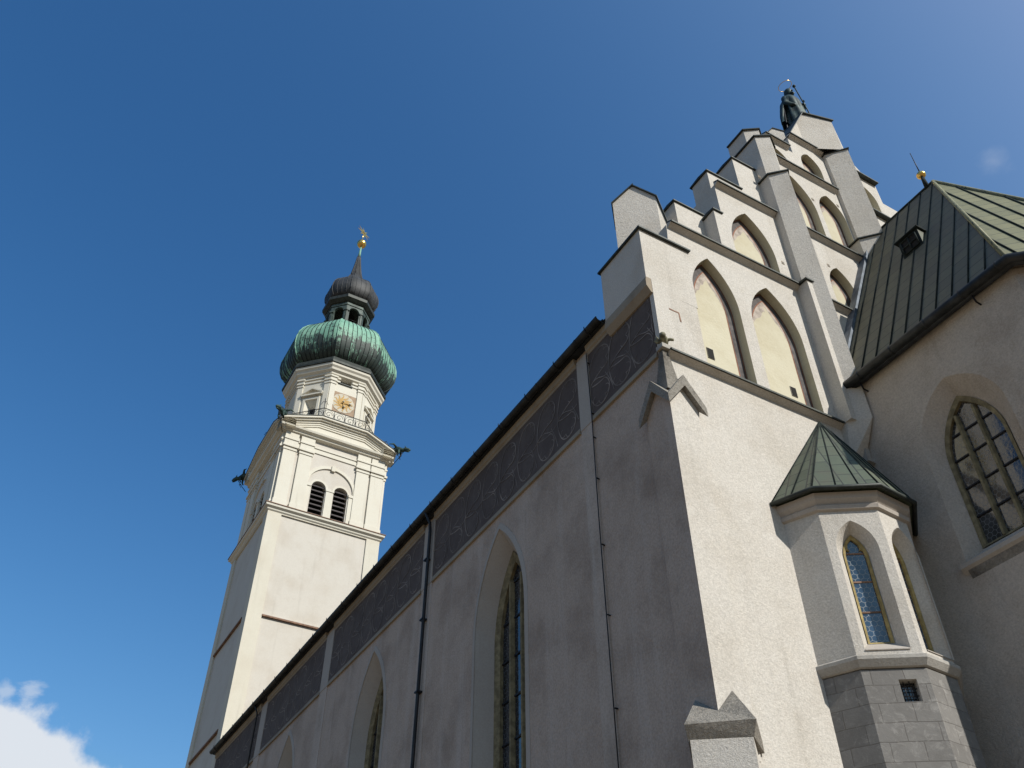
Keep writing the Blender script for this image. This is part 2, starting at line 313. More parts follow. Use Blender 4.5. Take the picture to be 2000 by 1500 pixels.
# ------------------------------------------------------------------ mesh helpers
class MB:
    """collects faces of one part and links them as ONE mesh object"""
    def __init__(s): s.v = []; s.f = []; s.m = []; s.mats = []; s.smooth = []
    def mi(s, mat):
        if mat not in s.mats: s.mats.append(mat)
        return s.mats.index(mat)
    def poly(s, pts, mat, sm=False):
        i = len(s.v); s.v += [tuple(p) for p in pts]; s.f.append(tuple(range(i, i + len(pts)))); s.m.append(s.mi(mat)); s.smooth.append(sm)
    def mesh(s, verts, faces, mat, sm=False):
        i = len(s.v); s.v += [tuple(p) for p in verts]; k = s.mi(mat)
        for f in faces: s.f.append(tuple(i + j for j in f)); s.m.append(k); s.smooth.append(sm)
    def box(s, x0, x1, y0, y1, z0, z1, mat):
        v = [(x, y, z) for x in (x0, x1) for y in (y0, y1) for z in (z0, z1)]
        s.mesh(v, [(0, 1, 3, 2), (4, 6, 7, 5), (0, 4, 5, 1), (2, 3, 7, 6), (0, 2, 6, 4), (1, 5, 7, 3)], mat)
    def prism(s, plan, z0, z1, mat, top=None, topmat=None):
        """plan polygon extruded in z; z1 may be a list (one height per corner)"""
        n = len(plan); zs = z1 if isinstance(z1, (list, tuple)) else [z1] * n
        tp = top or plan
        v = [(x, y, z0) for x, y in plan] + [(x, y, zz) for (x, y), zz in zip(tp, zs)]
        s.mesh(v, [(i, (i + 1) % n, n + (i + 1) % n, n + i) for i in range(n)], mat)
        s.mesh(v[:n], [tuple(reversed(range(n)))], mat); s.mesh(v[n:], [tuple(range(n))], topmat or mat)
    def extrude(s, pts, vec, mat):
        n = len(pts); vec = Vector(vec); a = [Vector(p) for p in pts]; b = [p + vec for p in a]
        s.mesh(a + b, [(i, (i + 1) % n, n + (i + 1) % n, n + i) for i in range(n)] + [tuple(range(n))[::-1], tuple(range(n, 2 * n))], mat)
    def tube(s, path, r, mat, n=8, sm=True, cap=True):
        path = [Vector(p) for p in path]; rs = r if isinstance(r, (list, tuple)) else [r] * len(path)
        verts = []; up = Vector((0, 0, 1))
        for i, p in enumerate(path):
            t = (path[min(i + 1, len(path) - 1)] - path[max(i - 1, 0)]).normalized()
            ref = up if abs(t.z) < .95 else Vector((1, 0, 0))
            a = t.cross(ref).normalized(); b = a.cross(t)
            verts += [p + (a * cos(2 * pi * k / n) + b * sin(2 * pi * k / n)) * rs[i] for k in range(n)]
        fs = [(i * n + k, i * n + (k + 1) % n, (i + 1) * n + (k + 1) % n, (i + 1) * n + k) for i in range(len(path) - 1) for k in range(n)]
        if cap: fs += [tuple(range(n))[::-1], tuple(range((len(path) - 1) * n, len(path) * n))]
        s.mesh(verts, fs, mat, sm)
    def rings(s, rings, mat, sm=False, cap=True):
        n = len(rings[0]); v = [p for r in rings for p in r]
        fs = [(i * n + k, i * n + (k + 1) % n, (i + 1) * n + (k + 1) % n, (i + 1) * n + k) for i in range(len(rings) - 1) for k in range(n)]
        if cap: fs += [tuple(range(n))[::-1], tuple(range((len(rings) - 1) * n, len(rings) * n))]
        s.mesh(v, fs, mat, sm)
    def sphere(s, c, r, mat, n=20, m_=12, sq=(1, 1, 1)):
        c = Vector(c); rg = []
        for j in range(1, m_):
            t = pi * j / m_
            rg.append([c + Vector((r * sin(t) * cos(2 * pi * k / n) * sq[0], r * sin(t) * sin(2 * pi * k / n) * sq[1], -r * cos(t) * sq[2])) for k in range(n)])
        s.rings(rg, mat, True)
    def build(s, name, parent=None, loc=(0, 0, 0), label=None):
        me = bpy.data.meshes.new(name); loc = Vector(loc)
        me.from_pydata([tuple(Vector(p) - loc) for p in s.v], [], s.f)
        for mt in s.mats: me.materials.append(mt)
        for p, k, sm in zip(me.polygons, s.m, s.smooth): p.material_index = k; p.use_smooth = sm
        bm = bmesh.new(); bm.from_mesh(me); bmesh.ops.remove_doubles(bm, verts=bm.verts, dist=1e-5)
        bmesh.ops.recalc_face_normals(bm, faces=bm.faces); bm.to_mesh(me); bm.free()
        uvl = me.uv_layers.new(name='UVMap')
        for p in me.polygons:
            nrm = p.normal
            t = Vector((-nrm.y, nrm.x, 0)) if hypot(nrm.x, nrm.y) > .02 else Vector((1, 0, 0))
            t.normalize(); bt = nrm.cross(t)
            for li in p.loop_indices:
                q = me.vertices[me.loops[li].vertex_index].co + loc
                uvl.data[li].uv = (q.dot(t), q.dot(bt))
        o = bpy.data.objects.new(name, me); COL.objects.link(o); o.location = loc
        if parent is not None:
            o.parent = parent
            pl = Vector(parent.get('_w', (0, 0, 0))); o.location = loc - pl
        o['_w'] = tuple(loc)
        if label: o['label'] = label
        return o
def thing(name, label, cat, loc, group=None):
    o = bpy.data.objects.new(name, None); COL.objects.link(o); o.location = loc; o['_w'] = tuple(loc)
    o['label'] = label; o['category'] = cat
    if group: o['group'] = group
    return o

def arch(cx, hw, z0, zs, za, n=10, flip=False):
    """pointed-arch outline, counter-clockwise in (u,z)"""
    h = za - zs; r = (hw * hw + h * h) / (2 * hw); t1 = atan2(h, r - hw) if r > hw else pi / 2
    t1 = math.asin(min(1, h / r)); 
    if r < hw: t1 = pi - t1
    rightc = hw - r
    pts = [(cx - hw, z0), (cx + hw, z0)]
    for i in range(n + 1):
        t = t1 * i / n; pts.append((cx + rightc + r * cos(t), zs + r * sin(t)))
    for i in range(n - 1, -1, -1):
        t = t1 * i / n; pts.append((cx - rightc - r * cos(t), zs + r * sin(t)))
    return pts
def wall(mb, outline, holes, P, mat, depth=None, inner=None, rmat=None):
    """flat wall with holes; P(u,z,d) gives the point d behind the face; holes get reveals, inner = their outlines at depth"""
    loops = [[Vector((u, z, 0)) for u, z in outline]] + [[Vector((u, z, 0)) for u, z in h] for h in holes]
    tri = tessellate_polygon(loops)
    flat = [p for lp in loops for p in lp]
    mb.mesh([P(p.x, p.y, 0) for p in flat], [tuple(t) for t in tri], mat)
    for k, h in enumerate(holes):
        ih = inner[k] if inner else h; n = len(h)
        a = [P(u, z, 0) for u, z in h]; b = [P(u, z, depth) for u, z in ih]
        mb.mesh(a + b, [(i, (i + 1) % n, n + (i + 1) % n, n + i) for i in range(n)], rmat or mat)
def plate(mb, outline, P, d, mat):
    mb.poly([P(u, z, d) for u, z in outline], mat)
def ribbon(mb, pts, P, d, w, mat, th=.004):
    """painted or raised band along a line in (u,z)"""
    n = len(pts); L = []; R = []
    for i in range(n):
        a = pts[max(i - 1, 0)]; b = pts[min(i + 1, n - 1)]; dx, dz = b[0] - a[0], b[1] - a[1]; q = hypot(dx, dz) or 1
        nx, nz = -dz / q * w / 2, dx / q * w / 2
        L.append((pts[i][0] + nx, pts[i][1] + nz)); R.append((pts[i][0] - nx, pts[i][1] - nz))
    for i in range(n - 1):
        f = [L[i], L[i + 1], R[i + 1], R[i]]
        mb.poly([P(u, z, d - th) for u, z in f], mat)
        if th > .01:
            mb.poly([P(*L[i], d - th), P(*L[i + 1], d - th), P(*L[i + 1], d), P(*L[i], d)], mat)
            mb.poly([P(*R[i], d - th), P(*R[i + 1], d - th), P(*R[i + 1], d), P(*R[i], d)], mat)
PX = lambda Y: (lambda u, z, d: (u, Y + d, z))            # wall facing -Y
PYn = lambda X: (lambda u, z, d: (X + d, u, z))           # wall facing -X
def coping(parent, x0, x1, y0, y1, z, over=.16, th=.045, slope=.0, name='coping'):
    """sheet-metal cope on top of a wall piece, overhanging"""
    mb = MB(); ym = (y0 + y1) / 2
    v0, v1 = y0 - over, y1 + over; a, b = x0 - over, x1 + over
    mb.box(a, b, v0, v1, z, z + th, M['coping'])
    if slope:
        mb.mesh([(a, v0, z + th), (b, v0, z + th), (b, v1, z + th), (a, v1, z + th), (a, ym, z + th + slope), (b, ym, z + th + slope)],
                [(0, 1, 5, 4), (2, 3, 4, 5), (0, 4, 3), (1, 2, 5)], M['coping'])
    return mb.build(name, parent)
def cope_plan(parent, plan, z, over, th=.045, zs=None, name='coping'):
    cx = sum(p[0] for p in plan) / len(plan); cy = sum(p[1] for p in plan) / len(plan)
    q = []
    for x, y in plan:
        d = hypot(x - cx, y - cy); k = (d + over) / d; q.append((cx + (x - cx) * k, cy + (y - cy) * k))
    mb = MB(); n = len(q)
    zz = zs or [z] * n
    v = [(x, y, a) for (x, y), a in zip(q, zz)] + [(x, y, a + th) for (x, y), a in zip(q, zz)]
    mb.mesh(v, [(i, (i + 1) % n, n + (i + 1) % n, n + i) for i in range(n)] + [tuple(range(n))[::-1], tuple(range(n, 2 * n))], M['coping'])
    return mb.build(name, parent)

# ------------------------------------------------------------------ ground
g = MB(); g.poly([(-1500, -1500, 0), (1500, -1500, 0), (1500, 1500, 0), (-1500, 1500, 0)], M['groundm'])
go = g.build('ground'); go['kind'] = 'structure'; go['label'] = 'pale paving of the church square'

hl = MB(); nseg = 96; rg_ = []  # added slope ring, out of view, placed to block low blue sky light
def sky_block_h(t): return 1 + .22 * sin(3 * t + 1) + .14 * sin(7 * t + 2) + .08 * sin(17 * t) + .05 * sin(31 * t + 1)
for r_, k_ in ((700, 0), (850, .45), (1000, .8), (1150, 1.0), (1400, .6)):
    rg_.append([(r_ * cos(2 * pi * i / nseg), r_ * sin(2 * pi * i / nseg), 190 * k_ * sky_block_h(2 * pi * i / nseg) - .5 + (0 if k_ else -.5)) for i in range(nseg)])
hl.rings(rg_, M['sky_block'], True, False); ho_ = hl.build('sky_block_ring'); ho_['kind'] = 'structure'; ho_['label'] = 'added ring of dark slopes, out of view, that hides the low sky'

# ================================================================== NAVE
XN, YG = 11.12, 12.0           # nave wall faces -X, gable faces -Y
YEND = 50.9
XA = 21.6                      # middle of the gable
nave = thing('church_nave', 'long church nave with dark painted frieze under the eaves and a tall stepped gable', 'church', (XA, 31, 0))
# --- side wall with three visible windows
WIN = [20.0, 29.15, 38.1, 47.2]
ho = [arch(y, 1.375, 3.5, 13.45, 16.38) for y in WIN]
hi = [arch(y, 1.06, 3.9, 13.2, 15.79) for y in WIN]
w = MB()
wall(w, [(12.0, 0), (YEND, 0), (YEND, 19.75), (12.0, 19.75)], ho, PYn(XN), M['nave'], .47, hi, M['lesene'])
w.build('side_wall', nave)
# raised moulding round each outer arch
for wy in WIN:
    fr = MB(); P = PYn(XN)
    o1 = arch(wy, 1.375, 3.5, 13.45, 16.38)
    o2 = arch(wy, 1.53, 3.5, 13.45, 16.60)
    n_ = len(o1)
    for i in list(range(1, n_)):
        a, b, c, d = o1[i], o1[(i + 1) % n_], o2[(i + 1) % n_], o2[i]
        fr.poly([P(*a, -.03), P(*b, -.03), P(*c, -.012), P(*d, -.012)], M['lesene'])
        fr.poly([P(*a, -.03), P(*b, -.03), P(*b, 0), P(*a, 0)], M['lesene'])
        fr.poly([P(*d, -.012), P(*c, -.012), P(*c, 0), P(*d, 0)], M['lesene'])
    fr.build('hood_mould', nave)
    win = MB(); P = PYn(XN)
    inn = arch(wy, 1.06, 3.9, 13.2, 15.79); inn2 = arch(wy, .88, 4.0, 13.15, 15.45)
    n_ = len(inn)
    for i in range(n_):
        a, b, c, d = inn[i], inn[(i + 1) % n_], inn2[(i + 1) % n_], inn2[i]
        win.poly([P(*a, .44), P(*b, .44), P(*c, .52), P(*d, .52)], M['ochre_pale'])
        win.poly([P(*d, .52), P(*c, .52), P(*c, .66), P(*d, .66)], M['ochre_pale'])
    wo = win.build('window', nave)
    for du in (-.30, .30):
        mm = MB(); ztop = 14.95
        mm.prism([(XN + .50, wy + du - .04), (XN + .60, wy + du - .085), (XN + .68, wy + du - .085), (XN + .68, wy + du + .085), (XN + .60, wy + du + .085), (XN + .50, wy + du + .04)], 4.0, ztop, M['ochre_pale'])
        mm.build('mullion', wo)
    gl = MB(); plate(gl, arch(wy, .89, 3.95, 13.15, 15.47), P, .62, M['glass_nave'])
    gl.build('glazing', wo)
    zz = 4.8
    while zz < 15.2:
        br = MB(); br.box(XN + .585, XN + .615, wy - .88, wy + .88, zz, zz + .05, M['iron']); br.build('saddle_bar', wo); zz += 1.12
# --- lesenes
LES = [(15.0, 15.55), (24.55, 25.35), (33.9, 34.75), (42.35, 43.2)]
for a, b in LES:
    q = MB(); q.box(XN - .035, XN + .01, a, b, 16.9, 19.4, M['lesene']); q.box(XN - .022, XN + .01, a + .01, b - .01, 0, 16.9, M['nave_pale']); q.build('lesene', nave)
# --- frieze panels with painted tracery
def arc_pts(cx, cz, rx, rz, t0, t1, n=14, tilt=0):
    out = []
    for i in range(n + 1):
        t = radians(t0 + (t1 - t0) * i / n); x, z = rx * cos(t), rz * sin(t); c_, s_ = cos(tilt), sin(tilt)
        out.append((cx + x * c_ - z * s_, cz + x * s_ + z * c_))
    return out
edges = [12.14] + [e for ab in LES for e in ab] + [YEND]
FZ0, FZ1 = 17.05, 19.25
for k in range(0, len(edges), 2):
    y0, y1 = edges[k] + .02, edges[k + 1] - .02
    q = MB(); P = PYn(XN)
    q.box(XN - .02, XN + .01, y0, y1, FZ0, FZ1, M['frieze'])
    p_ = (y1 - y0) / max(1, round((y1 - y0) / 1.09)); nb = max(1, round((y1 - y0) / p_))
    lines = []
    def mouchette(tip, head, r, bend):
        hx, hz = head; dx, dz = tip[0] - hx, tip[1] - hz; a0 = math.degrees(atan2(dz, dx))
        body = arc_pts(hx, hz, r, r, a0 + 78, a0 + 282, 22)
        mx, mz = (tip[0] + hx) / 2 - dz * bend, (tip[1] + hz) / 2 + dx * bend
        def bez(p, c, e): return [((1 - t) ** 2 * p[0] + 2 * t * (1 - t) * c[0] + t * t * e[0], (1 - t) ** 2 * p[1] + 2 * t * (1 - t) * c[1] + t * t * e[1]) for t in [i / 9 for i in range(10)]]
        n1 = (body[0][0] * .45 + tip[0] * .55 - dz * bend, body[0][1] * .45 + tip[1] * .55 + dx * bend); n2 = (body[-1][0] * .45 + tip[0] * .55 - dz * bend, body[-1][1] * .45 + tip[1] * .55 + dx * bend)
        out = [(bez(tip, n1, body[0]) + body + bez(body[-1], n2, tip), .040)]
        for ca in (150, 215, 285):      # cusps inside the head
            t_ = radians(a0 + ca); out.append((arc_pts(hx + r * .62 * cos(t_), hz + r * .62 * sin(t_), r * .36, r * .36, a0 + ca - 105, a0 + ca + 105, 8), .024))
        return out
    for j in range(-1, nb + 2):
        u = y0 + (j + .5) * p_
        lines += mouchette((u + .50, 18.02), (u - .06, 18.66), .44, .16)
        lines += mouchette((u + .52, 18.06), (u + .02, 17.56), .40, -.16)
        lines.append(([(u + .52 - 1.12 * t, 18.04 + .10 * sin(2 * pi * t) - .02 * t) for t in [i / 10 for i in range(11)]], .034))
        lines.append(([(u - .55 + .30 * t, 17.20 + .85 * t ** .7) for t in [i / 8 for i in range(9)]], .028))
    for li_, (pts, wd) in enumerate(lines):
        run = []; dz_l = -.02 - (li_ % 23) * .0005; wd *= .85
        for pt in pts:
            if y0 + .02 < pt[0] < y1 - .02 and FZ0 + .04 < pt[1] < FZ1 - .04: run.append(pt)
            else:
                if len(run) > 1: ribbon(q, run, P, dz_l, wd, M['frieze_line'])
                run = []
        if len(run) > 1: ribbon(q, run, P, dz_l, wd, M['frieze_line'])
    q.build('frieze_panel', nave)
    q = MB(); q.prism([(XN - .07, y0), (XN + .01, y0), (XN + .01, y1), (XN - .07, y1)], FZ0 - .20, FZ0 - .002, M['beige'], top=[(XN - .03, y0), (XN + .01, y0), (XN + .01, y1), (XN - .03, y1)])
    q.build('frieze_sill', nave)
    q = MB(); q.extrude([(XN + .01, y0, FZ1 + .002), (XN - .03, y0, FZ1 + .002), (XN - .04, y0, 19.32), (XN - .09, y0, 19.36), (XN - .12, y0, 19.545), (XN + .01, y0, 19.545)], (0, y1 - y0, 0), M['beige'])
    q.build('eaves_moulding', nave)
# --- gutter with brackets, eaves board, roof
q = MB(); gp = []
for i in range(9):
    t = pi + pi * i / 8; gp.append((XN - .30 + .13 * cos(t), 19.68 + .13 * sin(t)))
for i in range(8, -1, -1):
    t = pi + pi * i / 8; gp.append((XN - .30 + .10 * cos(t), 19.70 + .10 * sin(t)))
q.extrude([(x, 13.95, z) for x, z in gp], (0, YEND + .1 - 13.95, 0), M['gutter'])
q.box(XN - .22, XN + .1, 13.95, YEND + .1, 19.55, 19.62, M['gutter'])
gut = q.build('gutter', nave)
y = 14.5
while y < YEND:
    q = MB(); q.tube([(XN - .19, y, 19.42), (XN - .24, y, 19.5), (XN - .36, y, 19.53), (XN - .44, y, 19.62), (XN - .44, y, 19.74)], .014, M['iron'], 5); q.build('gutter_bracket', gut); y += 1.62
y = 14.2
while y < YEND:
    q = MB(); q.box(XN - .36, XN - .18, y, y + .16, 19.72, 19.80, M['gutter']); q.build('snow_guard', gut); y += random.uniform(1.3, 2.2)
q = MB(); rz = lambda x: 19.62 + (x - XN + .2) * 1.27
q.extrude([(XN - .2, 13.9, 19.62), (XA, 13.9, rz(XA)), (2 * XA - XN + .2, 13.9, 19.62)], (0, YEND - 13.9, 0), M['roof_tile'])
q.extrude([(12.7, 13.0, 19.7), (12.7, 13.0, rz(12.7) - .01), (XA, 13.0, rz(XA) - .01), (2 * XA - 12.7, 13.0, rz(12.7) - .01), (2 * XA - 12.7, 13.0, 19.7)], (0, .95, 0), M['roof_tile'])
q.build('roof', nave)
q = MB(); q.box(XN + .7, 2 * XA - XN - .01, 13.0, YEND, .02, 19.60, M['nave']); q.build('nave_core', nave)
y = 15.0
while y < YEND:
    q = MB(); q.extrude([(XN - .30 + 1.07 * (x - XN + .30), y, 19.69 + 1.07 * (z - 19.69)) for x, z in gp[:9]] + [(XN - .30 + .98 * (x - XN + .30), y, 19.69 + .98 * (z - 19.69)) for x, z in gp[:9][::-1]], (0, .06, 0), M['gutter']); q.build('gutter_joint', gut); y += 2.1
# --- downpipes and lightning conductor
q = MB(); q.tube([(XN - .34, 24.72, 19.6), (XN - .16, 24.72, 19.25), (XN - .13, 24.72, 18.9), (XN - .13, 24.9, 10.0), (XN - .13, 24.95, 0)], .056, M['pipe'], 10)
dp = q.build('downpipe', nave)
for z in (17.8, 15.6, 13.2, 10.8, 8.4, 6.0):
    q = MB(); q.box(XN - .21, XN, 24.74 if z > 12 else 24.84, 24.94 if z > 12 else 25.02, z, z + .05, M['iron']); q.build('pipe_clip', dp)
q = MB(); q.tube([(XN - .30, 43.65, 19.6), (XN - .12, 43.65, 19.2), (XN - .10, 43.65, 0)], .04, M['pipe'], 8); q.build('downpipe', nave)
q = MB(); q.tube([(XN - .08, 14.98, 19.3), (XN - .07, 14.96, 17.0), (XN - .07, 15.0, 14.0), (XN - .07, 15.0, 0)], .014, M['iron'], 5)
lc = q.build('lightning_cable', nave)
for z in (18.9, 17.1, 16.3, 15.0, 13.1, 11.3, 9.2, 7.2):
    q = MB(); q.tube([(XN + .02, 14.96, z), (XN - .10, 14.92, z - .02)], .02, M['iron'], 5); q.build('cable_clip', lc)

# --- gable wall: front layer in zones, each with its niches
S0, S1, S2, S3, S4 = 16.9, 22.33, 25.88, 29.85, 32.3
gw = MB(); P = PX(YG)
niches = []      # (hole outline, owner zone)
def nz(cx, hw, z0, zs, za): niches.append((cx, hw, z0, zs, za)); return arch(cx, hw, z0, zs, za)
def mir(pts): return [(2 * XA - u, z) for u, z in pts][::-1]
DEP = .28
zA = [(XN, S0), (17.0, S0), (17.0, S1), (12.02, S1), (11.95, 21.4), (XN, 21.4)]
hA = [nz(13.37, .81, S0 + .02, 19.85, 21.67), nz(15.55, .93, S0 + .02, 19.75, 21.62)]
zB = [(14.11, S1), (17.0, S1), (17.0, S2), (14.42, S2), (14.42, 24.38), (14.11, 24.38)]
hB = [nz(15.53, .87, S1 + .07, 23.35, 25.12)]
zR1 = [(17.0, S0), (21.03, S0), (21.03, S1), (17.0, S1)]
zR2 = [(17.0, S1), (21.03, S1), (21.03, S2), (17.0, S2)]
hR2 = [nz(19.35, .58, S1 + .07, 23.6, 24.67)]
zC = [(17.0, S2), (21.03, S2), (21.03, S3), (17.0, S3)]
hC = [nz(18.58, .85, S2 + .07, 27.6, 29.3), nz(20.33, .64, S2 + .07, 28.1, 29.25)]
zD = [(17.7, S3), (21.03, S3), (21.03, S4), (19.22, S4), (19.22, 31.2), (17.7, 31.2)]
hD = [nz(18.27, .55, S3 + .07, 30.0, 30.78), nz(20.1, .51, S3 + .07, 30.9, 31.72)]
wall(gw, [(XN, 0), (2 * XA - XN, 0), (2 * XA - XN, S0), (XN, S0)], [], P, M['gable'])
for z_, h_ in ((zA, hA), (zB, hB), (zR1, []), (zR2, hR2), (zC, hC), (zD, hD)):
    wall(gw, z_, h_, P, M['gable'], DEP, None, M['reveal'])
    wall(gw, mir(z_), [mir(x) for x in h_], P, M['gable'], DEP, None, M['reveal'])
# side returns of the front layer and the wall's body behind it
for sgn in (0, 1):
    X = (lambda x: 2 * XA - x) if sgn else (lambda x: x)
    def bx(x0, x1, y0, y1, z0, z1, mat=M['gable']):
        a, b = sorted((X(x0), X(x1))); gw.box(a, b, y0, y1, z0, z1, mat)
    gb = YG + DEP + .02
    bx(XN + .01, 21.6, gb, 13.3, .05, 21.3)
    bx(12.0, 21.6, gb, 13.0, 21.3, S1 - .01)
    bx(14.115, 21.6, gb, 13.05, S1, 24.37)
    bx(14.425, 21.6, gb, 13.05, 24.38, S2 - .01)
    bx(16.98, 21.6, gb, 13.05, S2, S3 - .01)
    bx(17.71, 21.6, gb, 13.05, S3, 31.19)
    bx(19.23, 21.6, gb, 13.05, 31.2, S4 - .01)
    # left ends of the front layer
    for x, z0, z1 in ((12.0, 21.4, S1), (14.11, S1, 24.38), (14.42, 24.38, S2), (17.7, S3, 31.2), (19.22, 31.2, S4)):
        xx = X(x); gw.poly([(xx, YG, z0), (xx, gb, z0), (xx, gb, z1), (xx, YG, z1)], M['gable'])
    gw.poly([(X(14.11), YG, 24.38), (X(14.42), YG, 24.38), (X(14.42), gb, 24.38), (X(14.11), gb, 24.38)], M['gable'])
    # stepped blocks set back from the face
    bx(13.02, 14.3, 12.50, 13.05, S1, 24.66)
    bx(14.45, 16.1, 12.18, 12.95, S2, 26.85)
    bx(15.90, 17.2, 12.20, 13.05, S2 + .2, 28.66)
gw.build('gable_wall', nave)
# corner block
q = MB(); q.box(10.95, 12.6, 11.996, 13.85, 19.20, 21.48, M['gable'])
q.box(XN - .02, 12.0, 11.978, 12.13, S0 + .03, 19.53, M['gable'])
q.build('corner_block', nave)
q = MB(); q.extrude([(10.92, 11.985, 19.20), (10.92, 11.985, 19.40), (10.94, 11.985, 19.525), (11.13, 11.985, 19.525), (11.13, 11.985, 19.0), (11.05, 11.985, 19.0)], (0, 1.87, 0), M['beige']); q.build('corner_corbel', nave)
coping(nave, 10.95, 12.6, 11.975, 13.85, 21.48, .07, .06)
# right-hand twin of the corner block (hidden behind the choir)
q = MB(); q.box(2 * XA - 12.6, 2 * XA - 10.95, 11.975, 13.85, 19.1, 21.48, M['gable']); q.build('corner_block', nave)
# niche backs with painted line round them
for cx, hw, z0, zs, za in niches:
    q = MB(); pl = arch(cx, hw + .01, z0 - .01, zs, za + .01)
    plate(q, pl, P, DEP - .005, M['niche'])
    ln = arch(cx, hw - .001, z0, zs, za)[1:]
    # red line and dark border painted on the reveal
    for w0, w1, mt_ in ((.0, .05, M['redbrown']), (.05, .24, M['greyband']), (.24, .28, M['redbrown'])):
        oa = arch(cx, hw - w0, z0, zs, za - w0 * 1.25)[1:]; ob = arch(cx, hw - w1, z0, zs, za - w1 * 1.25)[1:]
        for i in range(len(oa) - 1): q.poly([P(*oa[i], DEP - .008), P(*oa[i + 1], DEP - .008), P(*ob[i + 1], DEP - .008), P(*ob[i], DEP - .008)], mt_)
    # remains of a painted lunette that follows the arch
    rr_ = random.Random(int(cx * 100)); ar_ = arch(cx, hw - .28, z0, zs, za - .35)[2:-1]; nn_ = len(ar_); kmax = .34 if hw > .7 else .22
    for sd_ in (0, 1):
        half = ar_[:nn_ // 2 + 1] if sd_ == 0 else ar_[nn_ // 2:][::-1]; inn_ = []
        for i, (u, z) in enumerate(half):
            t_ = i / (len(half) - 1); w_ = kmax * (max(0, t_ - .12) ** .8) * (1 if sd_ else .6) * rr_.uniform(.75, 1.2)
            inn_.append((u + (cx - u) * min(1, w_ * 1.6), z - w_ * 1.25))
        for i in range(len(half) - 1): q.poly([P(*half[i], DEP - .007), P(*half[i + 1], DEP - .007), P(*inn_[i + 1], DEP - .007), P(*inn_[i], DEP - .007)], M['lunette'])
    q.build('niche_panel', nave, (cx, YG, za))
# putlog holes
for x0, x1, z0, z1 in ((12.92, 13.10, 17.80, 18.13), (15.76, 15.93, 17.73, 18.03)):
    q = MB(); q.box(x0 - .02, x1 + .02, YG + DEP - .02, YG + DEP - .009, z0 - .02, z1 + .02, M['stonecap']); q.box(x0, x1, YG + DEP - .03, YG + DEP - .022, z0, z1, M['dark']); q.build('vent', nave)
for x, z in ((16.6, 23.3), (18.9, 24.5), (19.35, 28.35), (20.75, 28.9), (16.75, 27.9)):
    q = MB(); q.box(x, x + .12, YG - .006, YG + .01, z, z + .14, M['beige']); q.box(x + .03, x + .10, YG - .012, YG, z + .02, z + .11, M['stonecap']); q.build('putlog_hole', nave)
q = MB(); ribbon(q, [(11.55, 18.62), (11.86, 18.62), (11.88, 18.3)], P, -.0, .05, M['tile'], .03); q.build('iron_anchor', nave)
# oval vents in the upper niche
for x in (19.95, 20.5):
    q = MB(); q.prism([(x + .17 * cos(t), z_) for t, z_ in []] or [(x - .16, YG + .2), (x + .16, YG + .2), (x + .16, YG + .3), (x - .16, YG + .3)], S2 + .05, S2 + .2, M['lead'])
    pts = arc_pts(x, S2 + .15, .16, .42, 0, 180, 12)
    q.extrude([(u, YG + .22, z_) for u, z_ in pts], (0, .12, 0), M['lead']); q.build('niche_vent', nave)
# string copings (long lines)
for z, xa, xb in ((S0, 11.25, 17.47), (S1, 12.05, 16.93), (S1, 18.0, 20.95), (S2, 14.42, 16.93), (S2, 17.75, 20.98), (S3, 17.75, 20.98), (31.2, 17.75, 18.95), (S4, 19.25, 21.0)):
    q = MB(); q.mesh([(xa, YG - .21, z + .0), (xb, YG - .21, z + .0), (xb, YG + .01, z + .11), (xa, YG + .01, z + .11), (xa, YG - .21, z + .055), (xb, YG - .21, z + .055), (xb, YG + .01, z + .18), (xa, YG + .01, z + .18)],
           [(0, 1, 2, 3), (4, 5, 6, 7), (0, 1, 5, 4), (1, 2, 6, 5), (2, 3, 7, 6), (3, 0, 4, 7)], M['coping'])
    q.mesh([(xa, YG - .15, z + .02), (xb, YG - .15, z + .02), (xb, YG + .01, z - .10), (xa, YG + .01, z - .10), (xa, YG - .15, z + .028), (xb, YG - .15, z + .028), (xb, YG + .01, z + .108), (xa, YG + .01, z + .108)],
           [(0, 1, 2, 3), (4, 5, 6, 7), (0, 1, 5, 4), (1, 2, 6, 5), (3, 0, 4, 7)], M['gable']); q.build('string_coping', nave)
    if z in (S2, S3, S4):
        q = MB(); q.mesh([(2 * XA - xb, YG - .2, z - .01), (2 * XA - xa, YG - .2, z - .01), (2 * XA - xa, YG + .01, z), (2 * XA - xb, YG + .01, z), (2 * XA - xb, YG - .2, z + .05), (2 * XA - xa, YG - .2, z + .05), (2 * XA - xa, YG + .01, z + .16), (2 * XA - xb, YG + .01, z + .16)],
           [(0, 1, 2, 3), (4, 5, 6, 7), (0, 1, 5, 4), (1, 2, 6, 5), (2, 3, 7, 6), (3, 0, 4, 7)], M['coping']); q.build('string_coping', nave)
# step copings
for x0, x1, y0, y1, z in ((13.02, 14.1, 12.50, 13.05, 24.66), (14.11, 14.40, 12.0, 12.55, 24.385), (14.45, 15.88, 12.18, 12.95, 26.85), (15.90, 16.93, 12.20, 13.05, 28.66), (17.75, 18.9, 12.3, 13.05, 31.2)):
    coping(nave, x0, x1, y0, y1, z, .06, .045, .06)
    if z > 26: coping(nave, 2 * XA - x1, 2 * XA - x0, y0, y1, z, .06, .045, .06)
# gabled slab pinnacles: outline in a vertical plane, extruded backwards
def slab(name, pts, back, capw=.09):
    q = MB(); n = len(pts)
    q.extrude(pts, back, M['gable']); o = q.build(name, nave)
    return o
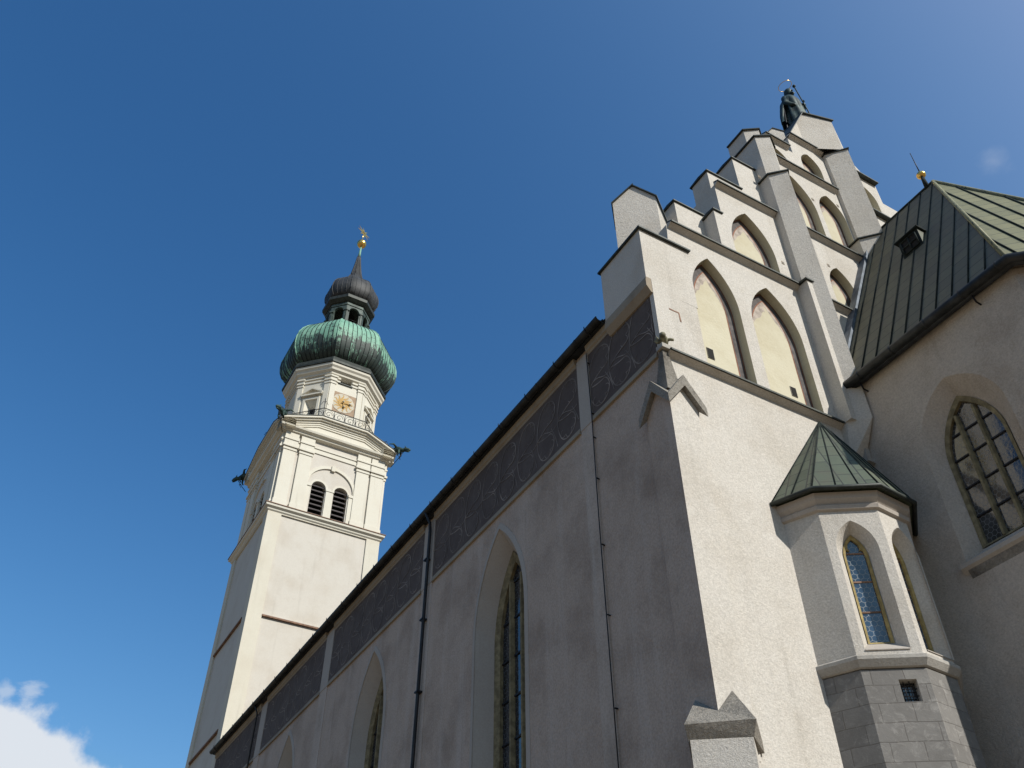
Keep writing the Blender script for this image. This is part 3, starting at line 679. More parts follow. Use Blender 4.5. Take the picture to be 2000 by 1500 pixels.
# corner pinnacle: diagonal face with gabled top, narrow face to the right
ca, cb_ = Vector((11.24, 13.30, 0)), Vector((12.22, 12.44, 0)); dd = cb_ - ca
bk = Vector((.62, .70, 0))
face = [ca + Vector((0, 0, 21.5)), cb_ + Vector((0, 0, 21.5)), cb_ + Vector((0, 0, 24.30)), ca + dd * .5 + Vector((0, 0, 25.0)), ca + Vector((0, 0, 24.30))]
slab('pinnacle', face, bk)
q = MB(); q.mesh([(12.22, 12.44, 21.5), (12.22, 12.44, 24.25), (12.62, 12.42, 22.5), (12.62, 12.42, 21.5), (12.3, 12.9, 24.2), (12.62, 12.9, 22.5), (12.62, 12.9, 21.5), (12.3, 12.9, 21.5)],
    [(0, 3, 2, 1), (1, 2, 5, 4), (4, 5, 6, 7), (2, 3, 6, 5), (0, 1, 4, 7)], M['gable']); q.build('pinnacle_shoulder', nave)
def roof_strip(a, b, back, th=.05, over=.06, name='coping'):
    a, b, back = Vector(a), Vector(b), Vector(back); d = (b - a).normalized() * over; u = Vector((0, 0, th)); bo = back.normalized() * over
    p = [a - d - bo, b + d - bo, b + d + back + bo, a - d + back + bo]
    q = MB(); q.mesh(p + [x + u for x in p], [(0, 1, 2, 3), (4, 5, 6, 7), (0, 1, 5, 4), (1, 2, 6, 5), (2, 3, 7, 6), (3, 0, 4, 7)], M['coping']); q.build(name, nave)
roof_strip(face[4], face[3], bk); roof_strip(face[3] + (face[2] - face[3]) * .06, face[2], bk)
roof_strip((12.22, 12.40, 24.25), (12.62, 12.40, 22.5), (0, .5, 0), .05, .03)

# pilaster M : stages with a diagonal front
def diag(x0, xm, x1, ys, yt, yb): return [(x0, yb), (x0, ys), (xm, yt), (x1, ys), (x1, yb)]
def pilaster(x0, xm, x1, stages, name='diagonal_pilaster', mirror=False):
    prev = S0 + .02
    cb_ = diag(x0, xm, x1, stages[0][0], stages[0][1], YG + .02); cb_ = [(2 * XA - x, y) for x, y in cb_][::-1] if mirror else cb_
    q = MB(); q.prism([(xx_, YG + .02 + (yy_ - YG - .02) * .04) for xx_, yy_ in cb_], 15.7, S0 + .02, M['gable'], top=cb_); q.build('pilaster_corbel', nave)
    for (ys, yt, z1, over) in stages:
        pl = diag(x0, xm, x1, ys, yt, YG + (.45 if z1 < 30 else 1.05))
        if mirror: pl = [(2 * XA - x, y) for x, y in pl][::-1]
        q = MB(); q.prism(pl, prev, z1, M['gable']); o = q.build(name, nave)
        cope_plan(nave, diag(x0 - over, xm, x1 + over, ys - over * .5, yt - over, pl[0][1]) if not mirror else [(2 * XA - x, y) for x, y in diag(x0 - over, xm, x1 + over, ys - over * .5, yt - over, pl[0][1] if not mirror else YG + .45)][::-1], z1, 0.0, .05)
        prev = z1 + .05
for mr_ in (False, True):
    pilaster(16.95, 17.40, 17.86, [(11.74, 11.28, 27.85, .07), (11.80, 11.52, 30.25, .07), (12.18, 11.86, 31.15, .07)], mirror=mr_)
pl = [(16.93, 12.02), (16.93, 11.56), (17.42, 11.56), (17.42, 12.02)]
q = MB(); q.prism(pl, S0 + .02, S1 - .02, M['gable']); q.build('pilaster_block', nave)
q = MB(); q.mesh([(16.86, 11.50, S1 - .03), (17.42, 11.50, S1 - .03), (17.42, 12.0, S1 + .03), (16.86, 12.0, S1 + .03), (16.86, 11.50, S1 + .03), (17.42, 11.50, S1 + .03), (17.42, 12.0, S1 + .12), (16.86, 12.0, S1 + .12)],
    [(0, 1, 2, 3), (4, 5, 6, 7), (0, 1, 5, 4), (1, 2, 6, 5), (2, 3, 7, 6), (3, 0, 4, 7)], M['coping']); q.build('coping', nave)
# pilaster N in the middle of the gable
def prism_part(name, plan, z0, z1, mat=None):
    q = MB(); q.prism(plan, z0, z1, mat or M['gable']); return q.build(name, nave)
prism_part('diagonal_pilaster', [(20.95, 12.3), (20.95, 11.80), (21.6, 11.08), (22.25, 11.80), (22.25, 12.3)], S0 + .02, 26.9)
cope_plan(nave, [(20.88, 12.3), (20.88, 11.78), (21.6, 11.0), (22.32, 11.78), (22.32, 12.3)], 26.9, 0, .05)
prism_part('diagonal_pilaster', [(21.03, 12.3), (21.03, 11.86), (21.6, 11.22), (22.17, 11.86), (22.17, 12.3)], 26.95, 32.18)
cope_plan(nave, [(20.99, 12.3), (20.99, 11.86), (21.6, 11.14), (22.21, 11.86), (22.21, 12.3)], 32.18, 0, .05)
# small diagonal pinnacle between M and the top block
pf = [Vector((18.80, 12.50, 31.2)), Vector((19.34, 12.14, 31.2)), Vector((19.34, 12.14, 32.9)), Vector((19.02, 12.35, 33.15)), Vector((18.80, 12.50, 32.85))]
slab('pinnacle', pf, (.3, .55, 0)); roof_strip(pf[4], pf[3], (.3, .55, 0), .05, .03); roof_strip(pf[3] + (pf[2] - pf[3]) * .06, pf[2], (.3, .55, 0), .05, .03)
slab('pinnacle', [Vector((2 * XA - p.x, p.y, p.z)) for p in pf][::-1], (-.3, .55, 0))
# top block: flat face on the left, diagonal face to its right, one gabled cope over both
TZ = dict(l=32.42, a=34.70, r=34.20)
tb = MB()
f1 = [(19.35, 12.02, S4 - .02), (20.24, 12.02, S4 - .02), (20.24, 12.02, 34.12), (19.35, 12.02, TZ['l'])]
f2 = [(20.24, 12.02, S4 - .02), (21.5, 11.34, S4 - .06), (21.5, 11.34, TZ['r']), (20.53, 11.86, TZ['a']), (20.24, 12.02, 34.12)]
mirp = lambda ps: [(2 * XA - x, y, z) for x, y, z in ps][::-1]
bkz = lambda ps: [(x, 13.1, z) for x, y, z in ps]
tb.poly(f1, M['gable']); tb.poly(f2, M['gable'])
f3 = [(21.5, 11.34, S4 - .06), (22.9, 12.02, S4 - .06), (22.9, 12.02, 33.5), (21.5, 11.34, TZ['r'])]
f4 = [(22.9, 12.02, S4 - .02), (23.8, 12.02, S4 - .02), (23.8, 12.02, TZ['l']), (22.9, 12.02, 33.5)]
tb.poly(f3, M['gable']); tb.poly(f4, M['gable'])
top = [(19.35, 12.02, TZ['l']), (20.24, 12.02, 34.12), (20.53, 11.86, TZ['a']), (21.5, 11.34, TZ['r']), (22.9, 12.02, 33.5), (23.8, 12.02, TZ['l'])]
tbk = [(x, 13.1, z) for x, y, z in top]
for i in range(5): tb.poly([top[i], top[i + 1], tbk[i + 1], tbk[i]], M['gable'])
tb.poly(tbk + [(23.8, 13.1, S4 - .02), (19.35, 13.1, S4 - .02)], M['gable'])
tb.poly([top[0], tbk[0], (19.35, 13.1, S4 - .02), (19.35, 12.02, S4 - .02)], M['gable'])
tb.build('gable_crown', nave)
def top_strip(a, b, c, d, th=.06):
    p = [Vector(x) for x in (a, b, c, d)]; u = Vector((0, 0, th))
    q = MB(); q.mesh(p + [x + u for x in p], [(0, 1, 2, 3), (4, 5, 6, 7), (0, 1, 5, 4), (1, 2, 6, 5), (2, 3, 7, 6), (3, 0, 4, 7)], M['coping']); q.build('coping', nave)
top_strip((19.22, 11.92, 32.2), (20.53, 11.78, TZ['a'] + .02), (20.53, 13.15, TZ['a'] + .02), (19.22, 13.15, 32.2))
top_strip((20.51, 11.78, TZ['a'] + .03), (21.55, 11.24, TZ['r'] + .01), (21.55, 13.15, TZ['r'] + .01), (20.51, 13.15, TZ['a'] + .03))
# --- corner pier with gablets, spike and gargoyle
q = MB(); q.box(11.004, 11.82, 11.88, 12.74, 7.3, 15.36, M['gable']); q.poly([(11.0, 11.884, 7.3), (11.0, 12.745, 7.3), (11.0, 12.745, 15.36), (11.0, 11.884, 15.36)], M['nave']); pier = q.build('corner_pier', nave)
q = MB()
cz0, cz1 = 15.30, 16.10; xa, xb, ya, yb = 10.86, 11.97, 11.74, 12.88; xm, ym = (xa + xb) / 2, (ya + yb) / 2; th = .13
def gablet(face_pts): pass
K_ = [Vector((xa, ya, cz0)), Vector((xb, ya, cz0)), Vector((xb, yb, cz0)), Vector((xa, yb, cz0))]; Cn = Vector((xm, ym, cz1 + .02)); dz_ = Vector((0, 0, .27))
for i in range(4):
    a, b = K_[i], K_[(i + 1) % 4]; mid = (a + b) / 2; mid.z = cz1
    for k_ in (a, b): q.mesh([k_, mid, Cn, k_ - dz_, mid - dz_ * 1.25, Cn - dz_], [(0, 1, 2), (3, 4, 5), (0, 1, 4, 3)], M['stonecap'])
q.build('gablet_cap', pier)
q = MB()
q.extrude([(11.0, 11.881, 15.2), (11.82, 11.881, 15.2), (11.41, 11.881, 15.98)], (0, .5, 0), M['gable'])
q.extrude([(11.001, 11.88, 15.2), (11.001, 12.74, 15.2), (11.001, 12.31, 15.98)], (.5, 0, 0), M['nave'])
q.build('gablet', pier)
q = MB(); q.mesh([(11.06, 11.94, 15.7), (11.50, 11.94, 15.7), (11.50, 12.4, 15.7), (11.06, 12.4, 15.7), (11.08, 11.95, 16.95), (11.24, 11.95, 16.95), (11.24, 12.08, 16.95), (11.08, 12.08, 16.95)],
    [(0, 1, 5, 4), (1, 2, 6, 5), (2, 3, 7, 6), (3, 0, 4, 7), (4, 5, 6, 7)], M['stonecap']); q.build('spike', pier)
q = MB(); q.box(11.02, 11.30, 11.86, 12.1, 16.95, 17.08, M['ledge']); q.build('spike_cap', pier)
# crouching beast with open wings
q = MB()
GB = Vector((11.15, 11.95, 17.1)); G_ = lambda pts: [GB + (Vector(p) - GB) * .68 for p in pts]
q.tube(G_([(11.30, 12.06, 17.14), (11.22, 11.98, 17.26), (11.10, 11.88, 17.36), (11.0, 11.78, 17.34), (10.93, 11.70, 17.30), (10.88, 11.64, 17.22)]), [0.048, 0.102, 0.109, 0.075, 0.082, 0.034], M['gargoyle'], 10)
q.tube(G_([(11.2, 11.9, 17.3), (11.32, 11.78, 17.34), (11.40, 11.68, 17.26)]), [0.048, 0.041, 0.034], M['gargoyle'], 8)
q.tube(G_([(11.05, 11.98, 17.25), (10.92, 12.02, 17.2), (10.86, 11.98, 17.12)]), [0.048, 0.034, 0.027], M['gargoyle'], 8)
for k in range(4):
    q.tube(G_([(11.06, 12.0 + .04 * k, 17.3), (10.98, 12.06 + .05 * k, 17.5 - .02 * k), (10.98, 12.1 + .06 * k, 17.62 - .05 * k)]), [0.020, 0.017, 0.005], M['gargoyle'], 6)
q.build('gargoyle', nave)
# --- diagonal foot buttress with its weathered top
q = MB()
bl, brr = Vector((10.30, 11.93, 0)), Vector((11.14, 11.20, 0))
body = [(bl.x + .08, bl.y + .07), (brr.x + .02, brr.y + .1), (11.95, 12.05), (11.2, 12.85)]
q.prism(body, 0, 7.55, M['gable']); bt = q.build('foot_buttress', nave)
q = MB()
L0, R0 = (10.26, 11.96, 7.68), (11.16, 11.16, 7.68); L1, R1 = (10.37, 12.03, 7.42), (11.17, 11.29, 7.42)
Lb, Rb = (11.1, 12.85, 7.72), (12.0, 11.95, 7.72); Lb1, Rb1 = (11.1, 12.85, 7.50), (12.0, 11.95, 7.50)
tl, tr, jn = (10.985, 12.42, 8.42), (11.40, 11.865, 8.48), (10.985, 11.865, 8.02)
ctr = (11.4, 12.35, 8.5)
q.mesh([L0, R0, L1, R1, Lb, Rb, Lb1, Rb1, tl, tr, jn, ctr],
       [(0, 1, 3, 2), (0, 2, 6, 4), (1, 5, 7, 3), (2, 3, 7, 6), (0, 8, 4), (1, 5, 9), (0, 1, 10), (0, 10, 8), (1, 9, 10), (8, 10, 11), (10, 9, 11), (4, 8, 11), (5, 11, 9), (4, 11, 5), (4, 5, 7, 6)], M['stonecap'])
q.build('weathering', bt)

# ================================================================== STATUE
sx, sy, sz = 21.32, 12.60, 34.98
st = thing('roof_statue', 'dark bronze robed figure with staff and thin halo standing on the gable crown', 'statue', (sx, sy, sz))
q = MB(); q.box(sx - .5, sx + .5, sy - .4, sy + .4, sz - .25, sz, M['bronze']); q.build('plinth', st)
q = MB(); rg = []
prof = [(0, .60, .48), (.25, .58, .46), (.7, .54, .43), (1.1, .49, .40), (1.5, .46, .37), (1.9, .47, .35), (2.2, .46, .32), (2.42, .38, .25), (2.55, .20, .17), (2.64, .12, .12), (2.74, .13, .14), (2.86, .165, .18), (3.0, .18, .19), (3.12, .16, .17), (3.22, .10, .11), (3.26, .03, .03)]
for z, rx, ry in prof:
    fold = .10 if z < 2.2 else 0.0
    rg.append([(sx + (rx * (1 + fold * sin(9 * t + z * 1.3) + fold * .5 * sin(17 * t - z))) * cos(t), sy + (ry * (1 + fold * sin(9 * t + z * 1.3) + fold * .5 * sin(17 * t - z))) * sin(t) - .02 * z, sz + z) for t in [2 * pi * k / 40 for k in range(40)]])
q.rings(rg, M['bronze'], True)
# face: nose and beard
q.tube([(sx, sy - .24, sz + 2.98), (sx, sy - .29, sz + 2.90), (sx, sy - .25, sz + 2.88)], [.02, .035, .02], M['bronze'], 6)
q.tube([(sx, sy - .20, sz + 2.80), (sx, sy - .26, sz + 2.68), (sx, sy - .24, sz + 2.55)], [.09, .08, .02], M['bronze'], 8)
# arms: one hand at the staff, the other bent low across the robe
q.tube([(sx + .38, sy - .04, sz + 2.28), (sx + .47, sy - .16, sz + 1.86), (sx + .36, sy - .34, sz + 1.92), (sx + .28, sy - .38, sz + 1.98)], [.14, .13, .09, .055], M['bronze'], 10)
q.tube([(sx - .38, sy - .02, sz + 2.28), (sx - .48, sy - .08, sz + 1.72), (sx - .30, sy - .30, sz + 1.42), (sx - .18, sy - .36, sz + 1.40)], [.14, .14, .10, .05], M['bronze'], 10)
for k in range(4):
    q.tube([(sx + .26 + .02 * k, sy - .40, sz + 1.94 + .035 * k), (sx + .22, sy - .46, sz + 1.95 + .035 * k), (sx + .30, sy - .46, sz + 1.95 + .035 * k)], .016, M['bronze'], 5)
q.build('figure', st)
q = MB(); rg = []
for z, off, wd in ((.05, .42, .98), (.6, .44, .90), (1.2, .42, .76), (1.8, .36, .62), (2.3, .24, .40)):
    a = [(sx + wd * cos(t) * (1 + .07 * sin(7 * t + z)), sy + .02 + off * abs(sin(t)) * (1 + .12 * sin(11 * t)), sz + z) for t in [pi * k / 18 for k in range(19)]]
    b = [(x, y - .06, z_) for x, y, z_ in a[::-1]]; rg.append(a + b)
q.rings(rg, M['bronze'], True); q.build('cloak', st)
q = MB(); q.tube([(sx + .36, sy - .52, sz + .02), (sx + .29, sy - .43, sz + 1.5), (sx + .20, sy - .32, sz + 3.3)], .028, M['bronze'], 7); q.sphere((sx + .20, sy - .32, sz + 3.36), .075, M['bronze'], 12, 8); q.build('staff', st)
q = MB(); q.tube([(sx + .30 * cos(t), sy - .04 + .30 * sin(t), sz + 3.62 + .10 * cos(t)) for t in [2 * pi * k / 28 for k in range(29)]], .013, M['gold'], 5, cap=False)
q.tube([(sx + .05, sy + .1, sz + 3.2), (sx + .12, sy + .22, sz + 3.62)], .01, M['gold'], 5); q.build('halo', st)
q = MB(); q.tube([(sx - .55, sy + .05, sz + 1.55), (sx - 1.02, sy + .05, sz - 1.6)], .032, M['iron'], 6); q.build('support_rod', st)
q = MB(); q.tube([(sx - .40, sy - .2, sz + .75), (sx - .52, sy - .2, sz + .3), (sx - .55, sy - .2, sz - .25)], .024, M['iron'], 6); q.build('support_rod', st)

# ================================================================== CHOIR
XC = 17.48
choir = thing('church_choir', 'shaded plastered choir with steep green copper roof, projecting towards the viewer on the right', 'church choir', (XA, 6, 0))
C1 = (XC, 6.56); C2 = (19.9, 4.3); C3 = (23.3, 4.3); C4 = (2 * XA - XC, 6.56)
EZ = 18.12
cw = MB(); hoC = [arch(9.13, 1.17, 12.02, 15.1, 16.66)]; hiC = [arch(9.19, .83, 12.40, 14.70, 16.26)]
wall(cw, [(C1[1], 0), (12.02, 0), (12.02, EZ), (C1[1], EZ)], hoC, PYn(XC), M['choir'], .36, hiC, M['choir'])
for a, b in ((C1, C2), (C2, C3), (C3, C4), (C4, (C4[0], 12.0))): cw.poly([(*a, 0), (*b, 0), (*b, EZ), (*a, EZ)], M['choir'])
cw.poly([(*C1, EZ), (*C2, EZ), (*C3, EZ), (*C4, EZ), (C4[0], 12.0, EZ), (XC, 12.0, EZ)], M['choir'])
cw.build('wall', choir)
P = PYn(XC)
q = MB(); a = arch(9.19, .83, 12.40, 14.70, 16.26); b = arch(9.19, .73, 12.46, 14.68, 16.10); n_ = len(a)
for i in range(n_):
    j = (i + 1) % n_
    q.poly([P(*a[i], .33), P(*a[j], .33), P(*b[j], .36), P(*b[i], .36)], M['ochre_pale']); q.poly([P(*b[i], .36), P(*b[j], .36), P(*b[j], .48), P(*b[i], .48)], M['ochre_pale'])
cwin = q.build('window', choir)
for du, zt_ in ((-.25, 15.80), (.25, 15.80)):
    q = MB(); c_ = 9.19 + du
    q.prism([(XC + .33, c_ - .03), (XC + .40, c_ - .055), (XC + .46, c_ - .055), (XC + .46, c_ + .055), (XC + .40, c_ + .055), (XC + .33, c_ + .03)], 12.45, zt_, M['ochre_pale']); q.build('mullion', cwin)
q = MB(); plate(q, arch(9.19, .74, 12.43, 14.68, 16.13), P, .45, M['glass_choir']); q.build('glazing', cwin)
for z in (13.18, 13.95, 14.72, 15.35):
    q = MB(); q.box(XC + .415, XC + .445, 9.19 - (.73 if z < 14.8 else .55), 9.19 + (.73 if z < 14.8 else .55), z, z + .04, M['iron']); q.build('saddle_bar', cwin)
q = MB(); q.extrude([(XC + .4, 7.85, 12.40), (XC - .02, 7.85, 12.10), (XC - .12, 7.85, 12.04), (XC - .12, 7.85, 11.94), (XC + .01, 7.85, 11.80)], (0, 2.58, 0), M['lesene']); q.build('window_sill', choir)
q = MB(); q.extrude([(XC + .01, 7.9, 11.9), (XC - .07, 7.9, 11.9), (XC + .01, 7.9, 11.66)], (0, 2.4, 0), M['stonecap']); q.build('drip_stone', choir)
# roof
RP = Vector((21.7, 8.97, 27.41)); RG = Vector((21.7, 12.02, 27.41))
ov = .30
E0 = Vector((XC - ov, 12.0, EZ + .10)); E1 = Vector((C1[0] - ov, C1[1] - ov * .45, EZ + .10)); E2 = Vector((C2[0] - ov * .4, C2[1] - ov, EZ + .10)); E3 = Vector((C3[0] + ov * .4, C3[1] - ov, EZ + .10)); E4 = Vector((C4[0] + ov, C4[1] - ov * .45, EZ + .10)); E5 = Vector((C4[0] + ov, 12.0, EZ + .10))
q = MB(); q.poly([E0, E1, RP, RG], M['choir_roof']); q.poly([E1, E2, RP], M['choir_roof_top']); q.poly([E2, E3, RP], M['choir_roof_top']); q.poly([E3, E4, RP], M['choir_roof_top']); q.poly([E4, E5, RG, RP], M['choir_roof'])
q.poly([E0, E1, E2, E3, E4, E5], M['choir'])
crf = q.build('roof', choir)
def seams(facet, step, rad, mat, parent, name='seam', skip=0, foot=None):
    """standing seams on a roof facet: facet[0]-facet[1] is the eave; one mesh per facet"""
    a, b = facet[0], facet[1]; u = (b - a); L = u.length; u.normalize()
    nrm = (facet[1] - facet[0]).cross(facet[2] - facet[0]).normalized()
    v = nrm.cross(u).normalized()
    if v.z < 0: v = -v
    if nrm.z < 0: nrm = -nrm
    poly2 = [((p - a).dot(u), (p - a).dot(v)) for p in facet]; q = MB(); s = step * .5 + skip; n = len(poly2)
    smax = max(p[0] for p in poly2); s = min(p[0] for p in poly2)
    tt_ = Vector((-nrm.y, nrm.x, 0)).normalized(); sg_ = 1 if u.dot(tt_) > 0 else -1; base_ = a.dot(tt_)
    s += ((-(base_ + sg_ * s) * sg_) % step)
    while s < smax:
        hits = []
        for i in range(n):
            (x0, y0), (x1, y1) = poly2[i], poly2[(i + 1) % n]
            if (x0 - s) * (x1 - s) < 0: hits.append(y0 + (y1 - y0) * (s - x0) / (x1 - x0))
        if len(hits) >= 2:
            lo, hi = min(hits), max(hits)
            if hi - lo > .1: q.tube([a + u * s + v * lo + nrm * .015, a + u * s + v * hi + nrm * .015], rad, mat, 6)
        s += step
    return q.build(name, parent)
seams([E0, E1, RP, RG], .50, .021, M['ribdark'], crf); seams([E1, E2, RP], .50, .024, M['ribdark'], crf); seams([E2, E3, RP], .5, .028, M['ribdark'], crf)
q = MB()
for e in (E1, E2, E3, E4): q.tube([e + Vector((0, 0, .02)), RP + Vector((0, 0, .02))], .06, M['choir_roof_top'], 8)
q.tube([RP, RG], .06, M['ribdark'], 8); q.build('hip_roll', crf)
q = MB()
fa = [E0 + Vector((.02, -.02, .05)), E0 + Vector((.02, -.32, .05)), RG + Vector((0, -.30, .05)), RG + Vector((0, -.0, .05))]
q.mesh([*fa, *[p + Vector((-.06, 0, .10)) for p in fa]], [(0, 1, 2, 3), (4, 5, 6, 7), (0, 1, 5, 4), (1, 2, 6, 5), (3, 0, 4, 7)], M['lead'])
q.build('flashing', crf)
# gutter round the eave
q = MB(); gpth = [E0 + Vector((-.02, 0, -.08)), E1 + Vector((-.02, -.02, -.08)), E2 + Vector((0, -.04, -.08)), E3 + Vector((0, -.04, -.08)), E4 + Vector((.02, -.02, -.08)), E5 + Vector((.02, 0, -.08))]
q.tube(gpth, .13, M['gutter'], 10); q.tube([p + Vector((.13 if i < 2 else -.0, .1 if i > 1 else 0, -.06)) for i, p in enumerate(gpth[:3])], .10, M['gutter'], 8)
cg = q.build('gutter', choir)
for y in (11.2, 7.55):
    q = MB(); q.tube([(XC, y, EZ - .32), (XC - .16, y, EZ - .30), (XC - .22, y, EZ - .12)], .025, M['iron'], 6); q.build('gutter_bracket', cg)
for f_ in (.16, .36, .56, .76, .95):
    p_ = gpth[0].lerp(gpth[1], f_); q = MB(); q.tube([p_, p_ + (gpth[1] - gpth[0]).normalized() * .05], .14, M['gutter'], 10); q.build('gutter_joint', cg)
# roof hatch
hu = (E1 - E0).normalized(); hn = (E1 - E0).cross(RG - E0).normalized(); hn = -hn if hn.z < 0 else hn; hv = hn.cross(hu); hv = -hv if hv.z < 0 else hv
hc = E0 + hu * 2.45 + hv * 6.0
H = lambda u, v, w_: hc + hu * u + hv * v + hn * w_
HP = lambda u, v, h: E0 + hu * u + hv * v + Vector((0, 0, h))
hu0, hu1, hv0, hh, hs = 2.12, 2.86, 5.38, .72, .30
q = MB(); vt = hv0 + (hh - hs) / hv.z
fl, fr_, tl_, tr_ = HP(hu0, hv0, 0), HP(hu1, hv0, 0), HP(hu0, hv0, hh), HP(hu1, hv0, hh)
bl_, br_ = E0 + hu * hu0 + hv * (vt + .35), E0 + hu * hu1 + hv * (vt + .35)
q.poly([fl, fr_, tr_, tl_], M['ribdark']); q.poly([fl, tl_, bl_], M['turret_roof']); q.poly([fr_, tr_, br_], M['turret_roof'])
e_ = Vector((-.10, 0, .0)); t0 = [tl_ + e_ - hu * .07, tr_ + e_ + hu * .07, br_ + hu * .07, bl_ - hu * .07]
q.mesh(t0 + [p + Vector((0, 0, .035)) for p in t0], [(0, 1, 2, 3), (4, 5, 6, 7), (0, 1, 5, 4), (1, 2, 6, 5), (2, 3, 7, 6), (3, 0, 4, 7)], M['ribdark'])
hat = q.build('roof_hatch', choir)
fo = Vector((-.02, 0, 0)); mu, mh = (hu0 + hu1) / 2, hh / 2
q = MB(); q.poly([HP(hu0 + .1, hv0, .1) + fo, HP(hu1 - .1, hv0, .1) + fo, HP(hu1 - .1, hv0, hh - .1) + fo, HP(hu0 + .1, hv0, hh - .1) + fo], M['dark']); q.build('hatch_pane', hat)
q = MB()
for u in (hu0 + .1, hu1 - .1, mu): q.tube([HP(u, hv0, .1) + fo * 2, HP(u, hv0, hh - .1) + fo * 2], .026, M['ribdark'], 5)
for h_ in (.1, mh, hh - .1): q.tube([HP(hu0 + .1, hv0, h_) + fo * 2, HP(hu1 - .1, hv0, h_) + fo * 2], .026, M['ribdark'], 5)
q.build('glazing_bar', hat)
# finial
q = MB(); fb = RP + Vector((0, .25, 0)); q.tube([fb + Vector((0, 0, -.1)), fb + Vector((0, 0, .55))], [.10, .06], M['ribdark'], 8); fin = q.build('finial', choir)
q = MB(); q.sphere(fb + Vector((0, 0, .68)), .16, M['gold'], 20, 12, (1, 1, .85)); q.build('ball', fin)
q = MB(); q.tube([fb + Vector((0, 0, .8)), fb + Vector((.0, 0, 2.0))], [.022, .012], M['iron'], 6); q.build('spike', fin)

# ================================================================== ORIEL CHAPEL in the corner
ch = thing('corner_chapel', 'small polygonal chapel with green pointed roof and grey ashlar base in the corner', 'chapel', (15.7, 11.3, 0))
A0, A1, A2, A3, A4 = Vector((13.93, 12.0)), Vector((14.25, 11.27)), Vector((15.30, 10.55)), Vector((16.30, 10.63)), Vector((17.47, 11.5))
plan = [A0, A1, A2, A3, A4]
def offs(d):
    """outline moved outwards by d"""
    out = []
    for i, p in enumerate(plan):
        ns = []
        for a, b in ((i - 1, i), (i, i + 1)):
            if 0 <= a and b < len(plan):
                t = (plan[b] - plan[a]).normalized(); n = Vector((t.y, -t.x)); n = n if n.y < .3 and (n.x < 0 or n.y < 0) else -n; ns.append(n)
        nn = ns[0] if len(ns) == 1 else (ns[0] + ns[1]) / (1 + ns[0].dot(ns[1]))
        q_ = p + nn * d
        if i == 0: q_.y = 12.0
        if i == len(plan) - 1: q_.x = 17.47
        out.append(q_)
    return out
def ring_plan(d): return [tuple(p) for p in offs(d)] + [(17.47, 12.0)]
def face_map(i, d=0.):
    p0, p1 = offs(d)[i], offs(d)[i + 1]; t = (p1 - p0).normalized(); n = Vector((t.y, -t.x)); n = n if n.y < 0 else -n
    if i == 0: n = Vector((t.y, -t.x)); n = n if n.x < 0 else -n
    return lambda u, z, dd: (p0.x + t.x * u - n.x * dd, p0.y + t.y * u - n.y * dd, z), (p1 - p0).length
WZ0, WZ1 = 9.55, 12.93
cwm = MB()
for i in range(4):
    Pm, L = face_map(i)
    if i in (1, 2):
        c_ = .63 if i == 1 else .60
        hw_o, hw_i = (.44, .26) if i == 1 else (.45, .27)
        o_ = [arch(c_, hw_o, 9.68, 11.95, 12.66)]; i_ = [arch(c_, hw_i, 9.92, 11.9, 12.45)]
        wall(cwm, [(0, WZ0), (L, WZ0), (L, WZ1), (0, WZ1)], o_, Pm, M['gable'], .30, i_, M['gable'])
    else: cwm.poly([Pm(0, WZ0, 0), Pm(L, WZ0, 0), Pm(L, WZ1, 0), Pm(0, WZ1, 0)], M['gable'])
cwm.build('wall', ch)
for i in (1, 2):
    Pm, L = face_map(i); c_ = .63 if i == 1 else .60; hw_i = .26 if i == 1 else .27
    q = MB(); a = arch(c_, hw_i, 9.92, 11.9, 12.45); b = arch(c_, hw_i - .055, 9.96, 11.9, 12.36); n_ = len(a)
    for k in range(n_):
        j = (k + 1) % n_
        q.poly([Pm(*a[k], .26), Pm(*a[j], .26), Pm(*b[j], .29), Pm(*b[k], .29)], M['ochre']); q.poly([Pm(*b[k], .29), Pm(*b[j], .29), Pm(*b[j], .36), Pm(*b[k], .36)], M['ochre'])
    wv = q.build('window', ch)
    q = MB(); plate(q, arch(c_, hw_i - .05, 9.94, 11.9, 12.37), Pm, .335, M['glass']); q.build('glazing', wv)
    q = MB()
    for z in (10.62, 11.32, 12.0): q.poly([Pm(c_ - hw_i, z, .32), Pm(c_ + hw_i, z, .32), Pm(c_ + hw_i, z + .035, .32), Pm(c_ - hw_i, z + .035, .32)], M['tile']); q.poly([Pm(c_ - hw_i, z, .32), Pm(c_ + hw_i, z, .32), Pm(c_ + hw_i, z, .335), Pm(c_ - hw_i, z, .335)], M['tile'])
    q.build('saddle_bar', wv)
    # trefoil cusps
    q = MB()
    for sg in (-1, 1):
        pts = [(c_ + sg * (hw_i - .04), 12.02), (c_ + sg * (hw_i - .11), 12.10), (c_ + sg * (hw_i - .16), 12.07), (c_ + sg * (hw_i - .13), 12.14), (c_ + sg * (hw_i - .15), 12.21), (c_ + sg * (hw_i - .07), 12.22)]
        q.extrude([Pm(u, z, .29) for u, z in pts], Vector(Pm(0, 0, .05)) - Vector(Pm(0, 0, 0)), M['ochre'])
    q.build('tracery', wv)
    q = MB(); s0 = [Pm(c_ - .44, 9.66, -.02), Pm(c_ + .44, 9.66, -.02), Pm(c_ + hw_i, 9.93, .31), Pm(c_ - hw_i, 9.93, .31)]; q.mesh(s0 + [(x, y, z + .02) for x, y, z in s0], [(0, 1, 2, 3), (4, 5, 6, 7), (0, 1, 5, 4), (1, 2, 6, 5), (3, 0, 4, 7)], M['lesene']); q.build('sill', wv)
